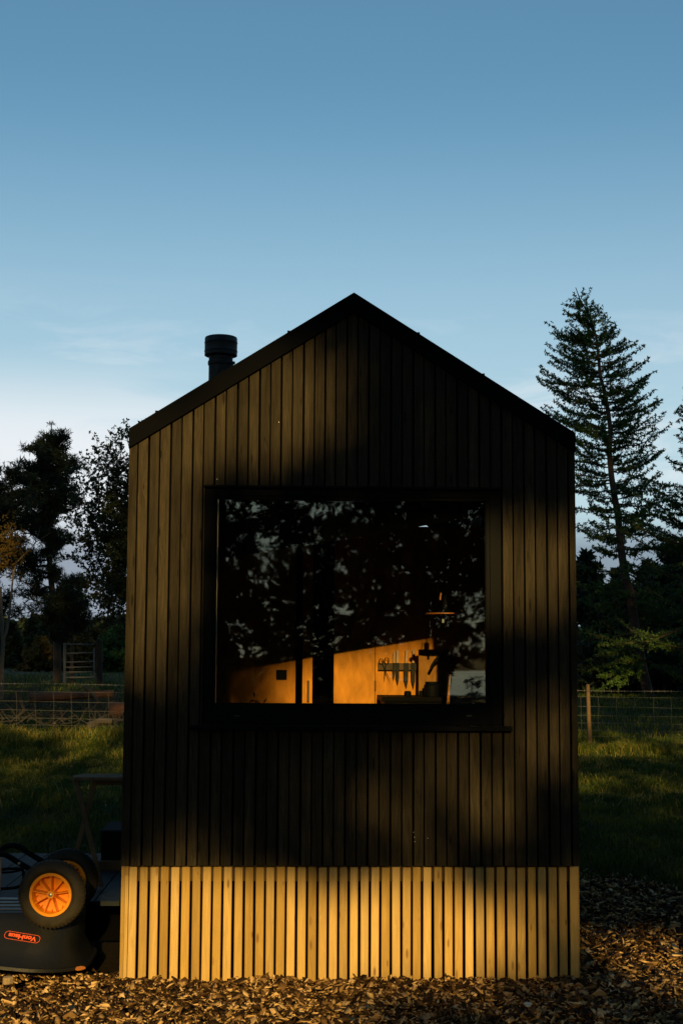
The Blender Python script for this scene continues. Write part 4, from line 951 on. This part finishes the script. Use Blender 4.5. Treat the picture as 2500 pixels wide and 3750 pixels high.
# pines on the left
def pine(T, tx, tiers, tuft=.17, dens=1.0):
    """tiers: (z, left extent, right extent); boughs end in needle brushes"""
    for (z, le, ri, cnt) in tiers:
        for i in range(cnt):
            az = rng.uniform(0, 2 * PI); ln = (ri if math.cos(az) > 0 else le) * rng.uniform(.35, 1.12); zz = z + rng.uniform(-.3, .3)
            a = np.array([tx(zz), T.base[1], zz]); b2 = a + np.array([math.cos(az) * ln, math.sin(az) * ln, rng.uniform(.1, .45) * ln])
            pts = curve(a, b2, .10, 6, .08); T.limb(pts, .018 + .012 * ln, .008, 5); pa = np.array(pts)
            for j in range(2, len(pa)):
                for _ in range(2 if rng.random() < .7 else 3):
                    l2 = (.25 + .35 * ln * (1.1 - j / len(pa))) * rng.uniform(.5, 1.2); d = rnd_dirs(1)[0]; d[2] = abs(d[2]) * .8 + .1; d += (b2 - a) / ln * .5; d /= np.linalg.norm(d)
                    q = pa[j] + d * l2; mid = (pa[j] + q) / 2 + rng.normal(size=3) * .04; T.limb([pa[j], mid, q], .008, .004, 3)
                    for u in (.45, .65, .82, 1.0):
                        T.p.append(pa[j] + (q - pa[j]) * u + rng.normal(size=3) * .03); T.sz.append(tuft)
                        if rng.random() < .6:
                            d2 = rnd_dirs(1)[0]; d2[2] = abs(d2[2]); T.p.append(pa[j] + (q - pa[j]) * u + d2 * .18); T.sz.append(tuft)
def crop4(x, y): return x * .5525, 1500 + y * .5525
YP = 42.0
def pxx(px, py, Y=YP): return at(px, py, Y)
T = Tree(); tp = [pxx(*q) for q in ((191, 1548), (186, 1600), (172, 1680), (168, 1800), (178, 2000), (195, 2200), (210, 2350), (212, 2505))]
zg = float(tz(tp[-1][0], YP)); T.base = (tp[-1][0], YP, zg); tp.append(np.array([tp[-1][0], YP, zg - .2]))
T.w.tube(tp, [.012, .03, .05, .07, .09, .11, .13, .14, .16], 8, caps=False)
zs = [p[2] for p in tp][::-1]; xs_ = [p[0] for p in tp][::-1]; txf = lambda z: float(np.interp(z, zs, xs_))
Z = lambda py: pxx(200, py)[2]
pine(T, txf, [(Z(1612), .2, .2, 1), (Z(1655), .75, .7, 5), (Z(1700), .7, 1.15, 6), (Z(1745), .9, 1.15, 7), (Z(1795), 1.2, 1.35, 8), (Z(1850), 1.6, 1.3, 9), (Z(1910), 1.8, 1.0, 9), (Z(1980), 1.8, .8, 7), (Z(2050), 1.7, .7, 6), (Z(2130), 1.7, .7, 6), (Z(2220), 1.6, .8, 5)], tuft=.20)
for p in tp[:3]:
    for _ in range(5): T.p.append(np.array(p) + rng.normal(size=3) * .05); T.sz.append(.16)
print('pine A', len(T.p)); T.build('pine_tree', 'tall pine with a thin leader rising above the left horizon', 'tree', bark, M['pine'], 9, .075, .3, group='pines on the left')
T = Tree(); Yb = 40.0; b0 = at(-70, 2505, Yb); zg = float(tz(b0[0], Yb)); T.base = (b0[0], Yb, zg)
T.w.tube([(b0[0], Yb, zg - .2), (b0[0] + .1, Yb, zg + 4), (b0[0] + .4, Yb, at(-40, 1690, Yb)[2])], [.16, .12, .02], 8, caps=False)
Z = lambda py: at(0, py, Yb)[2]
pine(T, lambda z: b0[0] + .2, [(Z(1760), .5, 1.0, 8), (Z(1810), 1, 1.3, 10), (Z(1870), 1, 1.5, 12), (Z(1930), 1.2, 1.5, 12), (Z(2000), 1.2, 1.2, 8), (Z(2090), 1.2, 1.2, 7), (Z(2180), 1.2, 1.5, 8), (Z(2260), 1.2, 1.6, 8)], tuft=.17)
T.build('pine_tree', 'broad pine cut off by the left edge of the picture', 'tree', bark, M['pine'], 9, .075, .3, group='pines on the left')
T = Tree(); Yc = 39.0; b0 = at(262, 2505, Yc); zg = float(tz(b0[0], Yc)); T.base = (b0[0], Yc, zg)
T.w.tube([(b0[0], Yc, zg - .2), (b0[0], Yc, at(262, 2170, Yc)[2])], [.08, .02], 8, caps=False)
Z = lambda py: at(262, py, Yc)[2]
pine(T, lambda z: b0[0], [(Z(2175), .3, .25, 5), (Z(2215), .5, .45, 8), (Z(2255), .8, .6, 9), (Z(2295), 1.1, .7, 9), (Z(2330), 1.1, .6, 7)], tuft=.16)
T.build('pine_tree', 'low young pine above the metal gate', 'tree', bark, M['pine'], 9, .075, .3, group='pines on the left')

# hawthorn by the left cabin edge
def leafy(base, Y, crown_pts, label, name='hawthorn_tree', tuft=.10, k=5, nsub=6, bm=bark, lm=None, leafd=1.0, rb=.03):
    T = Tree(); b0 = np.array(base, float); zg = float(tz(b0[0], Y)); T.base = (b0[0], Y, zg)
    T.w.tube([(b0[0], Y, zg - .2), (b0[0] + .05, Y, (zg + b0[2]) / 2), tuple(b0)], [.15, .11, .09], 8, caps=False)
    for (px, py, dp) in crown_pts:
        e = np.array(at(px, py, Y + dp)); z0 = rng.uniform(max(zg + 1.2, min(b0[2], e[2] - 1.5)), max(b0[2], zg + 1.3)); a = np.array([b0[0], Y, min(z0, b0[2])])
        pts = curve(a, e, -.06, 9, .10); T.limb(pts, rb, .006, 5); pa = np.array(pts)
        for j in range(2, len(pa)):
            for _ in range(nsub):
                l2 = rng.uniform(.25, .75); d = rnd_dirs(1)[0]; d += (e - a) / np.linalg.norm(e - a) * .5; d /= np.linalg.norm(d); q = pa[j] + d * l2
                T.limb([pa[j], (pa[j] + q) / 2 + rng.normal(size=3) * .05, q], .008, .003, 3)
                for u in np.arange(.25, 1.01, .15):
                    if rng.random() < .8 * leafd: T.p.append(pa[j] + (q - pa[j]) * u + rng.normal(size=3) * .045); T.sz.append(tuft)
    return T.build(name, label, 'tree', bm, lm or M['leaf'], k, .33, .0)
hp = [(470, 1600, .3), (440, 1625, 0), (352, 1655, .2), (395, 1650, 0), (330, 1730, -.4), (365, 1700, .3), (420, 1690, 0), (300, 1770, .4), (345, 1790, 0), (290, 1830, .6), (272, 1900, 0), (330, 1880, -.5), (380, 1850, .4), (430, 1820, 0), (266, 1960, -.3),
      (300, 1930, .4), (360, 1950, 0), (420, 1930, .5), (262, 2035, .2), (330, 2050, 0), (380, 2030, -.4), (350, 2130, .3), (400, 2130, 0), (340, 2190, -.3), (390, 2200, .3), (370, 2260, 0), (430, 2240, .3), (320, 2120, 0), (440, 2050, .4), (450, 1950, -.5), (455, 1750, .5), (460, 2150, 0), (500, 1650, 0), (520, 1800, .8), (560, 1700, .3), (600, 1850, .2)]
YH = 34.0
leafy(at(530, 2060, YH), YH, hp, 'small leaved hawthorn whose twigs touch the left roof corner', tuft=.085, k=5, nsub=5)
# slender pale stems at the far left with a dead sunlit twig and a little autumn foliage
YS = 24.0
st = thing('birch_tree', 'slender pale stemmed birch at the far left with a bare sunlit twig', 'tree')
w = MB()
def poly(pts, Y, r0, r1, mb): mb.tube([at(a, b2, Y) for a, b2 in pts], [r0 + (r1 - r0) * i / (len(pts) - 1) for i in range(len(pts))], 6, caps=False)
poly([(6, 2560), (8, 2450), (12, 2350), (6, 2250), (2, 2150)], YS, .055, .035, w); poly([(12, 2350), (25, 2310), (36, 2240), (42, 2180), (50, 2100), (62, 2060)], YS, .04, .012, w)
w.build('trunk', barkp, st)
w = MB(); poly([(62, 2060), (90, 2030), (118, 2005), (133, 1985), (165, 1965), (190, 1948)], YS, .013, .004, w); poly([(125, 1995), (138, 1970), (146, 1940), (152, 1922)], YS, .010, .003, w); poly([(128, 1990), (150, 2000), (162, 1975)], YS, .006, .002, w); poly([(140, 1965), (128, 1940)], YS, .005, .002, w); poly([(90, 2030), (70, 2000), (60, 1960)], YS, .006, .002, w)
w.build('bare_twig', barkp, st)
P = [at(random.gauss(25, 34), random.gauss(2000, 48), YS + random.uniform(-.5, .5)) for _ in range(420)]
V, F_ = stars(np.array(P), .065, 5, .25); np_mesh('crown', V, F_, M['gold'], st, tone=rng.random(len(V)))
settle(st, at(6, 2560, YS))

# far woodland behind the gate
FP, = [[]]
for i in range(150):
    px = random.uniform(-250, 700); Y = random.uniform(75, 110); ptop = at(px, random.uniform(2265, 2330), Y); zg = float(tz(ptop[0], Y)); H = ptop[2] - zg; R = H * .28
    for _ in range(150):
        f_ = random.random() ** .8; a = random.uniform(0, 2 * PI); r = R * (1 - f_) * random.uniform(.4, 1.1) + .05; FP.append((ptop[0] + r * math.cos(a), Y + r * math.sin(a), zg + H * f_))
for i in range(5000):
    px = random.uniform(-250, 2700); Y = random.uniform(112, 120); x_ = at(px, 2400, Y)[0]; FP.append((x_, Y, float(tz(x_, Y)) + random.uniform(0, 3.6)))
V, F_ = stars(np.array(FP), .55, 5, .3); tag(np_mesh('far_woodland', V, F_, M['pine'], tone=rng.random(len(V))), kind='stuff')
dark_tree(300, 2300, 58, 1.1, 'golden larch seen through the bars of the metal gate', n=110, tuft=.22, m=M['gold'], name='golden_larch_tree', z0f=.02)
dark_tree(150, 2335, 62, 1.0, 'dull golden young larch left of the metal gate', n=70, tuft=.2, m=M['gold'], name='golden_larch_tree', z0f=.1)
dark_tree(430, 2300, 60, 1.7, 'broad olive conifer between the gate and the cabin', n=120, tuft=.26, m=M['larch'], name='spruce_tree', z0f=.02)

# ------------------------------------------------------------------ trees behind the camera: they shade the scene and are mirrored in the window
def blob(x, z, cx_, cz_, rx, rz, rot=0.):
    dx, dz = x - cx_, z - cz_; c_, s_2 = math.cos(rot), math.sin(rot); u = (dx * c_ + dz * s_2) / rx; v = (-dx * s_2 + dz * c_) / rz
    return np.exp(-(u * u + v * v) ** 1.6)
LIT = [ # sunlight openings at the facade plane: centre x, z, radii, rotation, strength
    (-.75, .16, 1.25, .50, 0, 1.4), (.35, .20, .9, .46, 0, 1.1), (-1.85, .10, .75, .35, 0, 1.4), (.95, .20, .55, .46, 0, .68), (1.75, .12, .62, .30, 0, 1.0), (.95, -.2, .7, .2, 0, .65), (-.95, -.15, 1.5, .3, 0, 1.3),
    (-1.08, 2.35, .30, 1.05, 0, 1.3), (-.50, 3.02, .62, .42, .30, 1.3), (-1.0, 2.80, .45, .40, .3, 1.2), (-1.02, 1.65, .16, .30, 0, .7),
    (-.85, .76, .55, .17, 0, .7), (.50, .92, .82, .46, 0, .88), (.98, 1.25, .28, .50, 0, .95), (1.04, 2.0, .26, .27, 0, 1.0), (.75, 1.2, .3, .25, 0, .8),
    (.42, 2.88, .26, .32, .5, .62), (.39, 2.12, .88, .32, .08, 2.2),
]
def lit(x, z):
    L_ = np.zeros_like(x)
    for (a, b2, rx, rz, rt, s_2) in LIT: L_ = np.maximum(L_, s_2 * blob(x, z, a, b2, rx, rz, rt))
    far = np.zeros_like(x)
    nz_ = hnoise(x, z * 1.6, 1.7, 2) + .6 * hnoise(x, z, 4.2, 6)
    far = np.where(np.abs(x) > 2.2, sstep(-.9, .5, nz_) * (sstep(4.05, 4.3, z) * sstep(6.3, 5.8, z) + np.where(x > 0, sstep(2.6, 2.8, z) * sstep(3.4, 3.1, z), .45 * sstep(3.2, 3.4, z) * sstep(4.2, 4.0, z))), 0)
    gold = np.maximum(blob(x, z, -6.5, 10.5, .8, .8), blob(x, z, 10.3, 11.4, 1.6, 1.0)) * 1.3
    return np.maximum(np.maximum(L_, far * np.where(x < 0, 1.9, 1.5)), gold)
tanA, tanE = math.tan(AZ), math.tan(ELEV) / math.cos(AZ)
def occl(n, xr_, zr_, dist, dens=1.0):
    x = rng.uniform(*xr_, n); z = rng.uniform(*zr_, n); keep = rng.random(n) > lit(x, z) * 1.02
    x, z = x[keep], z[keep]; D = rng.uniform(*dist, len(x))
    return np.stack([x + D * tanA, -D, z + D * tanE], -1)
trunks_x = [-10.5, -6.6, -2.7, 2.9, 6.4, 10.4, 14.5]
P1 = occl(15000, (-2.4, 2.6), (-.9, 4.6), (25, 30))                       # over the facade, fine
P2 = occl(24000, (-11, 13), (-2.0, 9), (25, 34))
k = ~((np.abs(P2[:, 0] - .1 - 28 * tanA) < 2.3) & (P2[:, 2] - 28 * tanE < 4.2)); P2 = P2[k]
P3 = occl(19000, (-24, 24), (8, 27), (24, 36))
# lower crowns and brush seen in the mirror of the glass, with gaps of sky
n = 26000; x = rng.uniform(-9, 9, n); z = rng.uniform(.2, 5.8, n); D = rng.uniform(26, 40, n)
nzv = hnoise(x * 1.0, z * 1.5, 1.5, 4) + .7 * hnoise(x, z, 3.7, 8); nzv = nzv + .35 * hnoise(x * 1.3, z, .8, 2) - .25 * blob(x, z, -2.2, 3.9, 1.7, 1.2); kk = nzv > -.85 - .02 * x
P4 = np.stack([x, -D, z], -1)[kk]
def opening(P):
    q = 1088 + 5208 * (P[:, 0] + .296) / (-P[:, 1] + 7.6); v = 2406 - 5208 * (P[:, 2] - 1.66) / (-P[:, 1] + 7.6); r = rng.random(len(P))
    for (a, b2, ra, rb, kp) in ((850, 1850, 50, 22, .3), (960, 1865, 60, 18, .3), (1165, 1890, 50, 32, .12), (1250, 1870, 40, 16, .4), (1165, 1960, 36, 26, .3), (985, 2010, 55, 24, .2), (1000, 2060, 45, 22, .3), (800, 2110, 30, 60, .5), (930, 2120, 60, 22, .5), (1000, 2190, 36, 28, .2),
                          (1110, 2160, 28, 24, .15), (1240, 2100, 42, 48, .45), (1265, 2215, 38, 20, .15), (880, 2265, 60, 16, .3), (1450, 2210, 50, 32, .4), (930, 2350, 70, 20, .35), (1030, 2310, 36, 24, .4), (1400, 2350, 70, 36, .35), (860, 2330, 30, 20, .3)):
        g_ = ((q - a) / ra) ** 2 + ((v - b2) / rb) ** 2 < 1 + .5 * np.sin(q * .11 + v * .07) * np.sin(v * .16 - q * .05)
        cut = g_ & (r > kp) if a == 850 else cut | (g_ & (r > kp))
    return cut | ((q > 1650) & (q < 1860) & (v > 2425) & (r > .06)) | ((q > 1700) & (q < 1860) & (v > 2150) & (r > .35))
P4 = P4[~opening(P4)]; P2 = P2[~opening(P2)]
sets = {i: ([], []) for i in range(len(trunks_x))}
for P, s_ in ((P1, .16), (P2, .24), (P3, .5), (P4, .12)):
    o_ = np.argmin(np.abs(P[:, 0][:, None] - np.array(trunks_x)[None]), 1)
    for i in sets: q = P[o_ == i]; sets[i][0].append(q); sets[i][1].append(np.full(len(q), s_))
labs = ['leftmost dark pine mirrored in the window glass', 'second dark pine from the left mirrored in the window', 'dark pine mirrored left of the middle of the window', 'dark pine mirrored right of the middle of the window', 'dark pine mirrored near the right side of the window', 'dark pine mirrored beyond the right window jamb', 'outermost dark pine on the right behind the viewer']
for i, x0 in enumerate(trunks_x):
    t_ = thing('pine_tree', labs[i], 'tree', group='pines behind the viewer mirrored in the glass'); y_ = -31 - (i % 3) * 1.7
    w = MB(); lean = random.uniform(-.5, .5); w.tube([(x0, y_, -.2), (x0 + lean * .4, y_, 6), (x0 + lean, y_, 14), (x0 + lean * 1.2, y_, 26)], [.30, .24, .16, .03], 9, caps=False)
    for k in range(46):
        z_ = random.uniform(1.5, 24); a = random.uniform(0, 2 * PI); l_ = random.uniform(1, 3.2) * (1 if z_ < 14 else .7)
        p = Vector((x0 + lean * z_ / 24, y_, z_)); q = p + Vector((math.cos(a) * l_, math.sin(a) * l_, random.uniform(-.25, .35) * l_)); mid = (p + q) / 2 + Vector((0, 0, random.uniform(-.2, .1)))
        if z_ > 6.2 and z_ < 12 and abs(x0) < 6: 
            if random.random() < .75: continue
        w.tube([p, mid, q], [.035, .022, .008], 4, caps=False)
        for _ in range(4):
            u = random.uniform(.4, 1); s0 = p.lerp(q, u); w.tube([s0, s0 + Vector((random.uniform(-.4, .4), random.uniform(-.4, .4), random.uniform(-.5, .2)))], [.010, .004], 3, caps=False)
    w.build('trunk', bark, t_)
    P = np.concatenate(sets[i][0]); s_ = np.concatenate(sets[i][1])
    V, F_ = stars(P, s_, 8, .16); np_mesh('crown', V, F_, M['pine'], t_, tone=rng.random(len(V)))
    settle(t_, (x0, y_, 0))
HP = []; HS = []
for i in range(9000):       # wood that closes the horizon behind and beside the viewer
    a = random.uniform(0, 2 * PI); off = abs((a + PI) % (2 * PI) - PI)       # off = angle from straight behind
    if off > PI - .42: continue
    if off < .30: D = random.uniform(46, 58); top = 11.0
    elif off < .75: D = random.uniform(30, 46); top = 18
    else: D = random.uniform(26, 40); top = 19
    x_ = D * math.sin(a); y_ = -D * math.cos(a); HP.append((x_, y_ , random.uniform(0, 1) * top * (.8 + .2 * math.sin(a * 23)))); HS.append(.75 if off < .3 else 1.0)
for i in range(10000):
    a = random.uniform(-.36, .36); D = random.uniform(46, 56); z_ = random.uniform(0, 10.5)
    if hnoise(np.array(a * 38), np.array(z_ * .8), 1.3, 5) < -.95: continue
    HP.append((D * math.sin(a), -D * math.cos(a), z_)); HS.append(.32)
HP = np.array(HP); HS = np.array(HS); kk = ~opening(HP); HP, HS = HP[kk], HS[kk]
mw, t, b = mat('reflector_water'); b.inputs['Base Color'].default_value = (.02, .025, .02, 1); b.inputs['Roughness'].default_value = .04; b.inputs['IOR'].default_value = 1.33
c = N(t, 'ShaderNodeTexCoord'); n1 = N(t, 'ShaderNodeTexNoise', i_Scale=.8, i_Detail=4.0); t.links.new(c.outputs['Object'], n1.inputs[0])
bp = N(t, 'ShaderNodeBump', i_Strength=.15, i_Distance=.05); t.links.new(n1.outputs[0], bp.inputs['Height']); t.links.new(bp.outputs[0], b.inputs['Normal'])
sky_reflector = MB(); pv = [(13 + 13 * math.cos(a) * (1 + .12 * math.sin(3 * a)), -98 + 56 * math.sin(a), .012) for a in np.linspace(0, 2 * PI, 41)[:-1]]  # added water sheet, mirrors pale sky into the window's lower right
sky_reflector.add(pv, [tuple(range(40))]); tag(sky_reflector.build('sky_reflector', mw), kind='structure')
V, F_ = stars(np.array(HP), np.array(HS), 6, .3); tag(np_mesh("woodland", V, F_, M['pine'], tone=rng.random(len(V))), kind='stuff')
print('objects', len(bpy.data.objects), 'verts', sum(len(m.vertices) for m in bpy.data.meshes))
